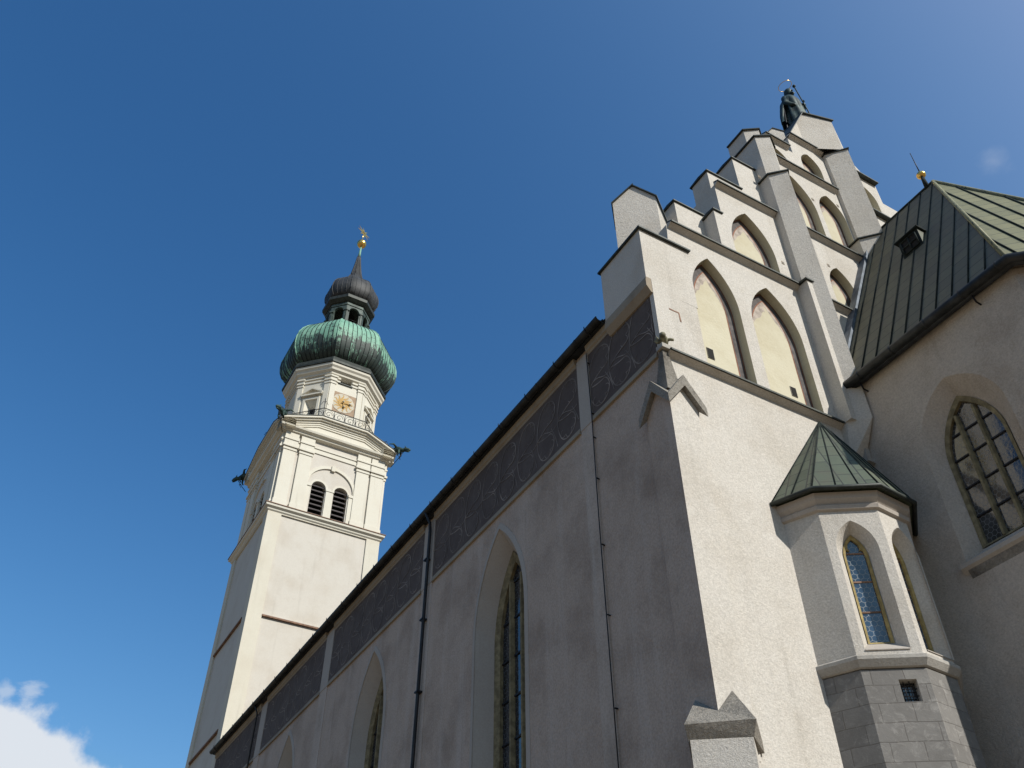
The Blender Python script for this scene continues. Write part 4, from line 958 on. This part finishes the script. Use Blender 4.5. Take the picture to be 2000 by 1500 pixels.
# cornice
def ringsolid(name, levels, mat, parent, capmat=None):
    """stack of outlines (offset, z)"""
    q = MB(); rg = [[(x, y, z) for x, y in ring_plan(d)] for d, z in levels]; q.rings(rg, mat, False, True); return q.build(name, parent)
ringsolid('cornice', [(.0, 12.90), (.07, 12.93), (.09, 13.02), (.05, 13.06), (.14, 13.16), (.17, 13.30)], M['lesene'], ch)
ringsolid('ledge', [(-.04, 9.31), (.0, 9.33), (.08, 9.46), (.08, 9.53), (.0, 9.58)], M['ledge'], ch)
# ashlar base with its small barred window
cb = MB()
for i in range(4):
    Pm, L = face_map(i, -.05)
    if i == 1:
        o_ = [[(.66, 8.64), (1.0, 8.64), (1.0, 9.08), (.66, 9.08)]]; wall(cb, [(0, 0), (L, 0), (L, 9.29), (0, 9.29)], o_, Pm, M['ashlar'], .22, None, M['ledge'])
        bw = MB(); bw.poly([Pm(.66, 8.64, .2), Pm(1.0, 8.64, .2), Pm(1.0, 9.08, .2), Pm(.66, 9.08, .2)], M['glass_nave']); 
        for u in (.77, .88): bw.tube([Pm(u, 8.64, .12), Pm(u, 9.08, .12)], .011, M['iron'], 5)
        for z in (8.79, 8.93): bw.tube([Pm(.66, z, .12), Pm(1.0, z, .12)], .011, M['iron'], 5)
    else: cb.poly([Pm(0, 0, 0), Pm(L, 0, 0), Pm(L, 9.29, 0), Pm(0, 9.29, 0)], M['ashlar'])
cb.build('base', ch); bw.build('barred_window', ch)
# roof
apx = Vector((16.14, 11.98, 16.75)); ed = [Vector((*p, 13.36)) for p in offs(.30)]
q = MB()
for i in range(4): q.poly([ed[i], ed[i + 1], apx], M['turret_roof'])
q.poly(ed + [Vector((17.47, 12.0, 13.36))], M['turret_roof']); rr = q.build('roof', ch)
q = MB()
for i in range(5): q.tube([ed[i], apx], .022, M['ribdark'], 6)
for i in range(4):
    for f in ((.5,) if i in (0, 3) else (.36, .70)): q.tube([ed[i].lerp(ed[i + 1], f) + Vector((0, 0, .01)), apx], .017, M['ribdark'], 6)
q.build('seam', rr)
q = MB(); q.tube([e + Vector((0, 0, -.02)) for e in ed], .055, M['coping'], 8); q.build('eave_edge', rr)
# small stone head where the string course meets the choir
q = MB(); q.box(17.22, 17.46, 11.62, 11.98, 16.35, 16.44, M['ledge']); q.prism([(17.30, 11.72), (17.46, 11.72), (17.46, 11.97), (17.30, 11.97)], 15.8, 16.35, M['ledge']); q.box(17.2, 17.47, 11.66, 11.98, 15.70, 15.8, M['ledge']); q.build('corbel', nave)

# ================================================================== TOWER
TX, TY, TH = 15.05, 54.93, 3.93
tw = thing('bell_tower', 'tall cream bell tower with green onion dome, sun clock and louvred belfry', 'tower', (TX, TY, 0))
def sq(h): return [(TX - h, TY - h), (TX + h, TY - h), (TX + h, TY + h), (TX - h, TY + h)]
def oct_(ap, cx=None, cy=None, rot=0):
    R_ = ap / cos(pi / 8); cx = TX + .2 if cx is None else cx; cy = TY if cy is None else cy
    return [(cx + R_ * cos(pi / 8 + k * pi / 4 + rot), cy + R_ * sin(pi / 8 + k * pi / 4 + rot)) for k in range(8)]
def stack(name, levels, fn, mat, parent, loc=None):
    q = MB(); q.rings([[(x, y, z) for x, y in fn(h)] for h, z in levels], mat); return q.build(name, parent)
# facade frames: front, left, back, right
def FM(k):
    ang = [0, -pi / 2, pi, pi / 2][k]; c_, s_ = cos(ang), sin(ang)
    def f(u, z, d):        # u from the face's middle, d behind the face
        x, y = u, -TH + d
        return (TX + x * c_ - y * s_, TY + x * s_ + y * c_, z)
    return f
def fbox(mb, F_, u0, u1, z0, z1, d0, d1, mat):
    v = [F_(u, z, d) for u in (u0, u1) for d in (d0, d1) for z in (z0, z1)]
    mb.mesh(v, [(0, 1, 3, 2), (4, 6, 7, 5), (0, 4, 5, 1), (2, 3, 7, 6), (0, 2, 6, 4), (1, 5, 7, 3)], mat)
stack('shaft', [(TH - .10, 0), (TH - .10, 35.3)], sq, M['tower_panel'], tw)
for k in range(4):
    F_ = FM(k); q = MB()
    for u0, u1 in ((-TH, -TH + .92), (TH - .95, TH)):
        e0 = u0 + (.0 if u0 < 0 else 0); fbox(q, F_, u0 if k % 2 == 0 else max(u0, -TH + .1), u1 if k % 2 == 0 else min(u1, TH - .1), .02, 35.2, 0, .101, M['tower'])
    fbox(q, F_, -TH + (0 if k % 2 == 0 else .1), TH - (0 if k % 2 == 0 else .1), 35.2, 35.32, 0, .101, M['tower'])
    q.build('corner_strip', tw)
    for z in (28.08, 21.3):
        q = MB(); qq = [F_(-TH + .93, z, .10), F_(TH - .96, z, .10), F_(TH - .96, z, -.02), F_(-TH + .93, z, -.02)]
        fbox(q, F_, -TH + .93, TH - .96, z - .10, z, -.04, .10, M['tile']); fbox(q, F_, -TH + .93, TH - .96, z, z + .06, .0, .10, M['tower_panel']); q.build('string_course', tw)
stack('shaft_cornice', [(TH + .02, 35.28), (TH + .08, 35.34), (TH + .10, 35.44), (TH + .24, 35.54), (TH + .26, 35.70)], sq, M['tower_white'], tw)
stack('cornice_cover', [(TH + .30, 35.70), (TH + .30, 35.75), (TH - .05, 35.92)], sq, M['tile'], tw)
# belfry stage
hB_ = .16
for k in range(4):
    F_ = FM(k); q = MB()
    wa = arch(-.83, .50, 35.93, 38.18, 38.68); wb = arch(.78, .50, 35.93, 38.18, 38.68)
    ends = (TH - hB_)
    if k in (0, 1): wall(q, [(-ends, 35.9), (ends, 35.9), (ends, 42.2), (-ends, 42.2)], [wa, wb], lambda u, z, d: F_(u, z, d + hB_), M['tower_panel'], .5, None, M['tower_white'])
    else: q.poly([F_(-ends, 35.9, hB_), F_(ends, 35.9, hB_), F_(ends, 42.2, hB_), F_(-ends, 42.2, hB_)], M['tower_panel'])
    q.build('belfry_wall', tw)
    for (u0, u1) in ((-3.75, -2.86), (-2.6, -1.68), (1.66, 2.58), (2.74, 3.66)):
        q = MB(); lo = TH - .01 if k % 2 == 0 else TH - .2
        a, b = max(u0, -lo), min(u1, lo)
        fbox(q, F_, a, b, 36.28, 40.42, .02, hB_ + .001, M['tower_white'])
        fbox(q, F_, a - .05, b + .05, 35.9, 36.28, -.03, hB_ + .002, M['tower_white'])
        fbox(q, F_, a - .05, b + .05, 40.42, 40.54, -.03, hB_ + .002, M['tower_white']); fbox(q, F_, a - .02, b + .02, 40.54, 40.68, .0, hB_ + .0015, M['tower_white']); fbox(q, F_, a - .10, b + .10, 40.68, 40.84, -.09, hB_ + .003, M['tower_white'])
        fbox(q, F_, a - .04, b + .04, 40.84, 41.30, -.01, hB_ + .0025, M['tower_white']); fbox(q, F_, a - .08, b + .08, 41.30, 41.42, -.07, hB_ + .003, M['tower_white'])
        fbox(q, F_, a - .04, b + .04, 41.42, 41.95, -.01, hB_ + .0025, M['tower_white'])
        q.build('pilaster', tw)
    q = MB(); e_ = TH - .2
    fbox(q, F_, -e_, e_, 40.90, 41.26, .09, hB_ + .05, M['tower_white']); fbox(q, F_, -e_, e_, 41.26, 41.38, .03, hB_ + .05, M['tower_white']); q.build('architrave', tw)
    if k in (0, 1):
        q = MB(); Fq = lambda u, z, d: F_(u, z, d + hB_)
        ribbon(q, arc_pts(-.02, 38.35, 1.78, 1.72, 0, 180, 28), Fq, 0, .20, M['tower_white'], .07)
        ribbon(q, arc_pts(-.02, 38.35, 1.66, 1.60, 0, 180, 28), Fq, 0, .06, M['tower_white'], .10)
        ribbon(q, arc_pts(-.83, 38.18, .58, .58, 0, 180, 18), Fq, 0, .15, M['tower_white'], .05); ribbon(q, arc_pts(.78, 38.18, .58, .58, 0, 180, 18), Fq, 0, .15, M['tower_white'], .05)
        for u0, u1 in ((-1.90, -1.40), (1.33, 1.88)): fbox(q, F_, u0, u1, 38.08, 38.30, .03, hB_ + .01, M['tower_white']); fbox(q, F_, u0 + .03, u1 - .03, 35.92, 38.08, .08, hB_ + .01, M['tower_white'])
        fbox(q, F_, -.33, .28, 38.06, 38.20, .04, hB_ + .3, M['tower_white']); fbox(q, F_, -.28, .23, 35.92, 38.06, .08, hB_ + .3, M['tower_white'])
        fbox(q, F_, -.15, .11, 39.78, 40.22, .0, hB_ + .01, M['tower_white'])
        bw_ = q.build('belfry_window', tw)
        for c_ in (-.83, .78):
            q = MB(); plate(q, arch(c_, .51, 35.92, 38.18, 38.70), Fq, .46, M['dark']); q.build('dark_opening', bw_)
            z = 36.0
            while z < 38.5:
                hw_ = .49 if z < 38.1 else .49 * sqrt(max(0, 1 - ((z - 38.1) / .55) ** 2))
                if hw_ > .1:
                    q = MB(); q.mesh([Fq(c_ - hw_, z, .05), Fq(c_ + hw_, z, .05), Fq(c_ + hw_, z + .34, .36), Fq(c_ - hw_, z + .34, .36), Fq(c_ - hw_, z + .035, .03), Fq(c_ + hw_, z + .035, .03), Fq(c_ + hw_, z + .375, .36), Fq(c_ - hw_, z + .375, .36)],
                        [(0, 1, 2, 3), (4, 5, 6, 7), (0, 1, 5, 4), (2, 3, 7, 6), (1, 2, 6, 5), (3, 0, 4, 7)], M['louvre']); q.build('louvre', bw_)
                z += .375
stack('belfry_core', [(TH - .7, 35.8), (TH - .7, 42.0)], sq, M['dark'], tw)
stack('belfry_cornice', [(TH - .1, 41.92), (TH + .12, 41.98), (TH + .16, 42.10), (TH + .34, 42.20), (TH + .38, 42.34), (TH + .20, 42.36)], sq, M['tower_white'], tw)
# raking upper cornice up to the balcony
for k in range(4):
    F_ = FM(k); q = MB(); lo = TH + .42
    for du, dz0, dz1, out in ((.0, -.30, -.16, .05), (.0, -.16, .0, .10), (.0, .0, .16, .18), (.0, .16, .30, .32), (0, .30, .44, .46)):
        pts = [(-lo, 42.36 + dz0), (-1.55, 43.40 + dz0), (1.95, 43.40 + dz0), (lo, 42.36 + dz0)]; pt2 = [(u, z + dz1 - dz0) for u, z in pts]
        for i in range(3):
            a, b, c, d = pts[i], pts[i + 1], pt2[i + 1], pt2[i]
            q.mesh([F_(*a, -out), F_(*b, -out), F_(*c, -out), F_(*d, -out), F_(*a, .6), F_(*b, .6), F_(*c, .6), F_(*d, .6)], [(0, 1, 2, 3), (3, 2, 6, 7), (0, 1, 5, 4), (4, 5, 6, 7)], M['tower_white'])
    q.poly([F_(-lo, 42.36, .02), F_(lo, 42.36, .02), F_(1.95, 43.42, .02), F_(-1.55, 43.42, .02)], M['tower_white'])
    q.build('raking_cornice', tw)
    q = MB(); pts = [(-lo, 42.81), (-1.55, 43.85), (1.95, 43.85), (lo, 42.81)]
    for i in range(3):
        a, b = pts[i], pts[i + 1]; q.mesh([F_(*a, -.50), F_(*b, -.50), F_(b[0] * .8, b[1] + .03, 1.2), F_(a[0] * .8, a[1] + .03, 1.2), F_(a[0], a[1] + .05, -.50), F_(b[0], b[1] + .05, -.50), F_(b[0] * .8, b[1] + .1, 1.2), F_(a[0] * .8, a[1] + .1, 1.2)], [(0, 1, 2, 3), (4, 5, 6, 7), (0, 1, 5, 4)], M['coping'])
    q.build('cornice_cover', tw)
stack('balcony_floor', [(3.9, 43.55), (3.98, 43.9)], oct_, M['tower_white'], tw)
# octagon stage
OA = 3.18; OX = TX + .2
stack('octagon_core', [(OA, 43.6), (OA, 49.6)], oct_, M['tower_white'], tw)
def OF(k, ap=OA):
    """frame of side k of the octagon: k=0 front (-Y), 1 = front left (-X,-Y), 7 = front right"""
    ang = -k * pi / 4; c_, s_ = cos(ang), sin(ang)
    def f(u, z, d):
        x, y = u, -ap + d
        return (OX + x * c_ - y * s_, TY + x * s_ + y * c_, z)
    return f
side = OA * math.tan(pi / 8)
for k in (0, 1, 2, 7, 6, 3, 5):
    F_ = OF(k)
    for u0, u1 in ((-side, -side + .42), (side - .42, side)):
        q = MB(); fbox(q, F_, u0 + .01, u1, 43.7, 48.15, -.09, .02, M['tower_white']); fbox(q, F_, u0 - .02, u1 + .05, 48.15, 48.27, -.14, .021, M['tower_white']); fbox(q, F_, u0, u1 + .02, 48.27, 48.42, -.11, .0215, M['tower_white']); fbox(q, F_, u0 - .03, u1 + .07, 48.42, 48.54, -.18, .022, M['tower_white']); fbox(q, F_, u0 - .02, u1 + .05, 48.54, 48.78, -.12, .0225, M['tower_white']); fbox(q, F_, u0 - .04, u1 + .1, 48.78, 48.92, -.20, .023, M['tower_white']); q.build('octagon_pilaster', tw)
    q = MB(); fbox(q, F_, -side + .4, -.56 if k == 0 else side - .4, 48.45, 48.6, -.07, .02, M['tower_white'])
    if k == 0: fbox(q, F_, .40, side - .4, 48.45, 48.6, -.07, .02, M['tower_white']); fbox(q, F_, .40, side - .4, 48.75, 48.9, -.10, .02, M['tower_white'])
    fbox(q, F_, -side + .4, -.56 if k == 0 else side - .4, 48.75, 48.9, -.10, .021, M['tower_white']); q.build('octagon_string', tw)
    if k in (1, 7, 3, 5):      # window with surround and pediment
        q = MB(); fw_ = .50
        for a in ((-fw_ - .18, -fw_, 44.75, 46.75), (fw_, fw_ + .18, 44.75, 46.75)): fbox(q, F_, a[0], a[1], a[2], a[3], -.08, .02, M['tower_white'])
        fbox(q, F_, -fw_ - .18, fw_ + .18, 46.75, 46.95, -.081, .02, M['tower_white']); fbox(q, F_, -fw_ - .22, fw_ + .22, 44.55, 44.75, -.16, .02, M['tower_white'])
        fbox(q, F_, -fw_ - .18, -fw_ + .02, 44.2, 44.55, -.07, .02, M['tower_white']); fbox(q, F_, fw_ - .02, fw_ + .18, 44.2, 44.55, -.07, .02, M['tower_white'])
        fbox(q, F_, -.85, .85, 47.12, 47.24, -.22, .02, M['tower_white'])
        for sg in (-1, 1):
            q.extrude([F_(sg * .88, 47.24, -.22), F_(sg * .88, 47.36, -.22), F_(0, 47.86, -.22), F_(0, 47.72, -.22)], Vector(F_(0, 0, .24)) - Vector(F_(0, 0, 0)), M['tower_white'])
        fbox(q, F_, -.86, -.55, 47.24, 47.4, -.15, .02, M['tower_white']); fbox(q, F_, .55, .86, 47.24, 47.4, -.15, .02, M['tower_white'])
        wv = q.build('octagon_window', tw)
        q = MB(); fbox(q, F_, -fw_, fw_, 44.75, 46.75, -.012, .01, M['tower_white'])
        # splayed recess drawn by real depth: niche box sunk into the wall
        q = MB()
        o4 = [F_(-fw_, 44.75, -.02), F_(fw_, 44.75, -.02), F_(fw_, 46.75, -.02), F_(-fw_, 46.75, -.02)]
        i4 = [F_(-.22, 45.0, .42), F_(.22, 45.0, .42), F_(.22, 46.2, .42), F_(-.22, 46.2, .42)]
        q.mesh(o4 + i4, [(0, 1, 5, 4), (1, 2, 6, 5), (2, 3, 7, 6), (3, 0, 4, 7)], M['tower_white']); q.poly(i4, M['dark']); q.build('recess', wv)
# cut the octagon faces open where the recesses sit: rebuild the core sides as walls with holes
core = [o for o in tw.children if o.name.startswith('octagon_core')][0]; bpy.data.objects.remove(core)
q = MB()
for k in range(8):
    F_ = OF(k); ol = [(-side, 43.6), (side, 43.6), (side, 49.6), (-side, 49.6)]
    if k in (1, 7, 3, 5): wall(q, ol, [[(-.5, 44.75), (.5, 44.75), (.5, 46.75), (-.5, 46.75)]], F_, M['tower_white'], .03, None, M['tower_white'])
    elif k == 0:
        wall(q, ol, [[(-.58, 48.45), (.36, 48.45), (.36, 49.2), (-.58, 49.2)]], F_, M['tower_white'], .45, None, M['tower_white'])
    else: q.poly([F_(u, z, 0) for u, z in ol], M['tower_white'])
q.poly([(x, y, 49.6) for x, y in oct_(OA)], M['tower_white'])
q.build('octagon_wall', tw)
q = MB(); F_ = OF(0); fbox(q, F_, -.60, .38, 48.44, 49.22, .40, .46, M['glass_nave'])
for u in (-.4, -.2, 0, .2): q.tube([F_(u, 48.45, .3), F_(u, 49.2, .3)], .02, M['iron'], 5)
fbox(q, F_, -.70, .46, 48.38, 48.45, -.10, .02, M['coping']); q.build('attic_window', tw)
stack('octagon_cornice', [(OA, 48.98), (OA + .16, 49.06), (OA + .18, 49.2), (OA + .36, 49.34), (OA + .40, 49.52), (OA + .52, 49.66), (OA + .54, 49.85)], oct_, M['tower_white'], tw)
stack('dome_eave', [(OA + .52, 49.85), (OA + .62, 49.9), (OA + .64, 50.06), (OA + .50, 50.45), (OA + .3, 50.7)], oct_, M['coping'], tw)
# clock: brown board, scalloped pale disc, gold sun, hands
F_ = OF(0); ccx, ccz, cs = -.10, 46.58, .97
q = MB(); fbox(q, F_, ccx - cs, ccx + cs, ccz - cs, ccz + cs, -.03, .01, M['tan']); ck = q.build('clock', tw)
q = MB(); pts = []
for i in range(12 * 8):
    t = 2 * pi * i / 96; r_ = .90 - .045 * abs(cos(6 * t)) ** 3; pts.append((ccx + r_ * cos(t), ccz + r_ * sin(t)))
q.extrude([F_(u, z, -.034) for u, z in pts], Vector(F_(0, 0, -.02)) - Vector(F_(0, 0, 0)), M['clockwhite']); q.build('clock_face', ck)
q = MB()
for i in range(12):
    t0 = 2 * pi * i / 12 + .13; ray_ = []
    for j in range(9):
        f = j / 8; r_ = .30 + .52 * f; wv_ = .07 * sin(f * 2 * pi); hw_ = .115 * (1 - f) + .012
        ray_.append((r_, wv_, hw_))
    Lp = [(ccx + r * cos(t0) - (w_ + h) * sin(t0), ccz + r * sin(t0) + (w_ + h) * cos(t0)) for r, w_, h in ray_]; Rp = [(ccx + r * cos(t0) - (w_ - h) * sin(t0), ccz + r * sin(t0) + (w_ - h) * cos(t0)) for r, w_, h in ray_]
    for j in range(8): q.poly([F_(*p, -.062) for p in (Lp[j], Lp[j + 1], Rp[j + 1], Rp[j])], M['gold_paint'])
q.extrude([F_(ccx + .36 * cos(2 * pi * i / 24), ccz + .36 * sin(2 * pi * i / 24), -.056) for i in range(24)], Vector(F_(0, 0, -.02)) - Vector(F_(0, 0, 0)), M['gold_paint']); q.build('sun_emblem', ck)
q = MB()
def hand(t, L, mat, wd):
    c_, s_ = cos(t), sin(t); pts = [(-.18, -wd * .6), (.1, -wd * .5), (L * .55, -wd), (L * .75, -wd * 1.3), (L, 0), (L * .75, wd * 1.3), (L * .55, wd), (.1, wd * .5), (-.18, wd * .6)]
    q.extrude([F_(ccx + x * c_ - z * s_, ccz + x * s_ + z * c_, -.12) for x, z in pts], Vector(F_(0, 0, -.03)) - Vector(F_(0, 0, 0)), mat)
hand(radians(-78), .50, M['gold_paint'], .05); hand(radians(6), .72, M['gold_paint'], .036)
for t_, r_ in ((radians(-78), .36), (radians(6), .52), (radians(95), .12)): q.sphere(F_(ccx + r_ * cos(t_), ccz + r_ * sin(t_), -.15), .085, M['clockwhite'], 10, 6)  # pale balls stand in for white glints of light on the gold hands
q.build('clock_hand', ck)
# balcony railing with scrollwork
RA = 4.0; rs = RA * math.tan(pi / 8)
for k in range(8):
    F_ = OF(k, RA); q = MB()
    q.tube([F_(-rs, 44.92, 0), F_(rs, 44.92, 0)], .03, M['iron'], 6); q.tube([F_(-rs, 43.98, 0), F_(rs, 43.98, 0)], .03, M['iron'], 6)
    for u in (-rs, -rs / 2, 0, rs / 2): q.tube([F_(u, 43.9, 0), F_(u, 44.94, 0)], .022, M['iron'], 5)
    for j in range(4):
        c_ = -rs + rs / 2 * (j + .5); hw_ = rs / 4 - .03
        q.tube([F_(u, z, 0) for u, z in arc_pts(c_, 44.45, hw_, .40, 0, 360, 20)], .016, M['iron'], 4)
        q.tube([F_(c_ + (.30 - .27 * f) * cos(7 * f) * .9, 44.45 + (.30 - .27 * f) * sin(7 * f), 0) for f in [i / 16 for i in range(17)]], .022, M['iron'], 4)
        q.tube([F_(c_ - .30 + .2 * f, 44.1 + .12 * sin(6 * f), 0) for f in [i / 8 for i in range(9)]], .018, M['iron'], 4)
    rl = q.build('balcony_railing', tw)
    # flourish on the corner post
    q = MB(); B = Vector(F_(-rs, 44.9, 0)); ctr_ = Vector((OX, TY, 44.9)); o_ = (B - ctr_).normalized(); tz = Vector((0, 0, 1)); tt = o_.cross(tz)
    q.tube([B, B + o_ * .16 + tz * .22, B + o_ * .10 + tz * .5, B + o_ * .2 + tz * .78], .022, M['iron'], 5)
    for sg in (-1, 1):
        q.tube([B + o_ * .12 + tz * .4 + (tt * sg * (.28 * f) + tz * (.16 * sin(5 * f))) for f in [i / 8 for i in range(9)]], .018, M['iron'], 5)
        q.tube([B + o_ * .16 + tz * .62 + (o_ * sg * (.22 * f) + tz * (.14 * sin(5 * f))) for f in [i / 8 for i in range(9)]], .018, M['iron'], 5)
    q.build('iron_flourish', rl)
# beasts on the cornice corners (rain spouts)
for cx_, cy_ in ((-1, -1), (1, -1), (-1, 1), (1, 1)):
    d_ = Vector((cx_, cy_, 0)).normalized(); B = Vector((TX, TY, 0)) + Vector((cx_, cy_, 0)) * (TH + .16) + Vector((0, 0, 42.80)); s_ = d_.cross(Vector((0, 0, 1)))
    q = MB(); up = Vector((0, 0, 1)); mv_ = M['verdigris']
    q.tube([B - d_ * .3 + up * .0, B + d_ * .1 + up * .18, B + d_ * .5 + up * .22, B + d_ * .85 + up * .12, B + d_ * 1.05 + up * .16, B + d_ * 1.3 + up * .06, B + d_ * 1.42 + up * .0], [.12, .24, .26, .15, .17, .12, .06], mv_, 10)
    q.tube([B + d_ * 1.05 + up * .05, B + d_ * 1.25 - up * .08, B + d_ * 1.36 - up * .10], [.10, .07, .04], mv_, 8)
    for sg in (-1, 1):
        q.tube([B + d_ * .45 + up * .25 + s_ * .12 * sg, B + d_ * .25 + up * .5 + s_ * .45 * sg, B - d_ * .05 + up * .42 + s_ * .62 * sg], [.10, .07, .02], mv_, 6)
        q.tube([B + d_ * .6 + up * .1 + s_ * .15 * sg, B + d_ * .62 - up * .22 + s_ * .2 * sg, B + d_ * .5 - up * .42 + s_ * .18 * sg], [.10, .06, .05], mv_, 6)
        q.tube([B + d_ * 1.08 + up * .28 + s_ * .08 * sg, B + d_ * 1.0 + up * .42 + s_ * .12 * sg], [.04, .012], mv_, 5)
    q.build('rain_spout', tw)
    q = MB(); q.tube([B + d_ * .9 - up * .05, B + d_ * .45 - up * .7, B + d_ * .02 - up * 1.25], .025, M['iron'], 5); q.tube([B + d_ * .62 - up * .42 + s_ * .18 * sin(8 * f) - up * .25 * f for f in [i / 8 for i in range(9)]], .02, M['iron'], 4); q.build('spout_stay', tw)
# green dome
DX = TX + .26
dprof = [(3.36, 50.55), (3.72, 50.8), (4.06, 51.25), (4.25, 51.8), (4.32, 52.4), (4.30, 53.0), (4.17, 53.6), (3.92, 54.2), (3.56, 54.75), (3.12, 55.25), (2.64, 55.7), (2.2, 56.05), (1.86, 56.3)]
def oshape(cx): return lambda ap: oct_(ap, cx, TY)
def ribbed(name, prof, cx, mat, nseam, rad, ribmat, parent):
    q = MB(); loc = (cx, TY, 0)
    # refine the profile
    pr = []
    for i in range(len(prof) - 1):
        for t in (0, .5): pr.append((prof[i][0] * (1 - t) + prof[i + 1][0] * t, prof[i][1] * (1 - t) + prof[i + 1][1] * t))
    pr.append(prof[-1])
    for k in range(8):
        rows = []
        for ap, z in pr:
            o8 = oct_(ap, cx, TY); a, b = o8[k], o8[(k + 1) % 8]; rows.append((Vector((*a, z)), Vector((*b, z))))
        n = nseam
        vv = [a.lerp(b, j / n) for a, b in rows for j in range(n + 1)]
        q.mesh(vv, [(i * (n + 1) + j, i * (n + 1) + j + 1, (i + 1) * (n + 1) + j + 1, (i + 1) * (n + 1) + j) for i in range(len(rows) - 1) for j in range(n)], mat, True)
        for j in range(n):
            q.tube([a.lerp(b, j / n) for a, b in rows], rad * (1.5 if j == 0 else 1), ribmat if j else mat, 5)
    o = q.build(name, parent, loc)
    return o
ribbed('dome', dprof, DX, M['patina'], 9, .032, M['ribdark'], tw)
# lantern: eight piers with arched openings
LX = TX + .28; LA = 1.72; ls = LA * math.tan(pi / 8)
stack('lantern_base', [(1.92, 56.2), (1.95, 56.5), (1.8, 56.58)], oshape(LX), M['lantern'], tw)
def LF(k, ap=LA):
    ang = -k * pi / 4; c_, s_ = cos(ang), sin(ang)
    return lambda u, z, d: (LX + u * c_ - (-ap + d) * s_, TY + u * s_ + (-ap + d) * c_, z)
lw = MB()
for k in range(8):
    F_ = LF(k); hole = [(-.44, 56.6), (.44, 56.6)] + arc_pts(0, 58.0, .44, .42, 0, 180, 14)
    wall(lw, [(-ls, 56.3), (ls, 56.3), (ls, 58.95), (-ls, 58.95)], [hole], F_, M['lantern'], .22, None, M['lantern'])
    i8 = [(-ls * .88, 56.3), (ls * .88, 56.3), (ls * .88, 58.95), (-ls * .88, 58.95)]
    wall(lw, i8, [hole], lambda u, z, d: F_(u, z, .22), M['lantern'], 0, None, M['lantern'])
    fbox(lw, F_, -ls, -ls + .16, 56.5, 57.85, -.07, .01, M['lantern']); fbox(lw, F_, ls - .16, ls, 56.5, 57.85, -.071, .01, M['lantern'])
    fbox(lw, F_, -ls - .03, -ls + .26, 57.85, 58.0, -.13, .011, M['lantern']); fbox(lw, F_, ls - .26, ls + .03, 57.85, 58.0, -.131, .011, M['lantern'])
    lw.tube([F_(-.44, 57.05, .1), F_(.44, 57.05, .1)], .02, M['iron'], 5)
    fbox(lw, F_, -ls, ls, 58.58, 58.70, -.06, .012, M['lantern'])
lw.poly([(x, y, 58.94) for x, y in oct_(1.8, LX, TY)], M['dark']); lw.poly([(x, y, 56.32) for x, y in oct_(1.8, LX, TY)], M['dark'])
lw.build('lantern', tw)
q = MB(); q.prism(oct_(.5, LX, TY), 56.3, 58.9, M['dark']); q.build('lantern_post', tw)
stack('lantern_eave', [(1.74, 58.92), (1.86, 59.02), (2.08, 59.22), (2.10, 59.5), (1.78, 59.9)], oshape(LX), M['coping'], tw)
SX = TX + .38
oprof = [(1.748, 59.95), (1.95, 60.15), (2.098, 60.5), (2.153, 60.95), (2.116, 61.4), (1.987, 61.85), (1.748, 62.3), (1.398, 62.7), (0.994, 63.1), (0.76, 63.5), (0.56, 64.0), (0.42, 64.6), (0.32, 65.3), (0.22, 66.1), (0.14, 66.9)]
ribbed('onion_cap', oprof, SX, M['onion'], 4, .028, M['onion'], tw)
q = MB(); q.tube([(SX, TY, 66.82), (SX, TY, 66.98)], [.19, .17], M['coping'], 10); q.tube([(SX, TY, 66.9), (SX + .02, TY, 67.6), (SX + .04, TY, 68.5)], [.14, .10, .06], M['patina'], 10); stem = q.build('spire_stem', tw, (SX, TY, 0))
q = MB(); q.sphere((SX + .05, TY, 68.85), .44, M['gold'], 28, 18, (1, 1, 1.02)); q.build('golden_ball', tw)
q = MB(); q.tube([(SX + .05, TY, 69.2), (SX + .08, TY, 70.9)], .03, M['gold'], 6)
for i in range(8):
    t = 2 * pi * i / 8 + .2; cz_ = 70.5
    e = Vector((cos(t) * .75, .45 * cos(t), sin(t) * .62)); pp = Vector((-sin(t) * .75, -.45 * sin(t), cos(t) * .62)).normalized() * .13
    q.extrude([Vector((SX + .08, TY - .02, cz_)) + pp, Vector((SX + .08, TY - .02, cz_)) + e, Vector((SX + .08, TY - .02, cz_)) - pp], (0, .04, 0), M['gold'])
q.build('star', tw)

for o in list(bpy.data.objects):
    if '_w' in o: del o['_w']
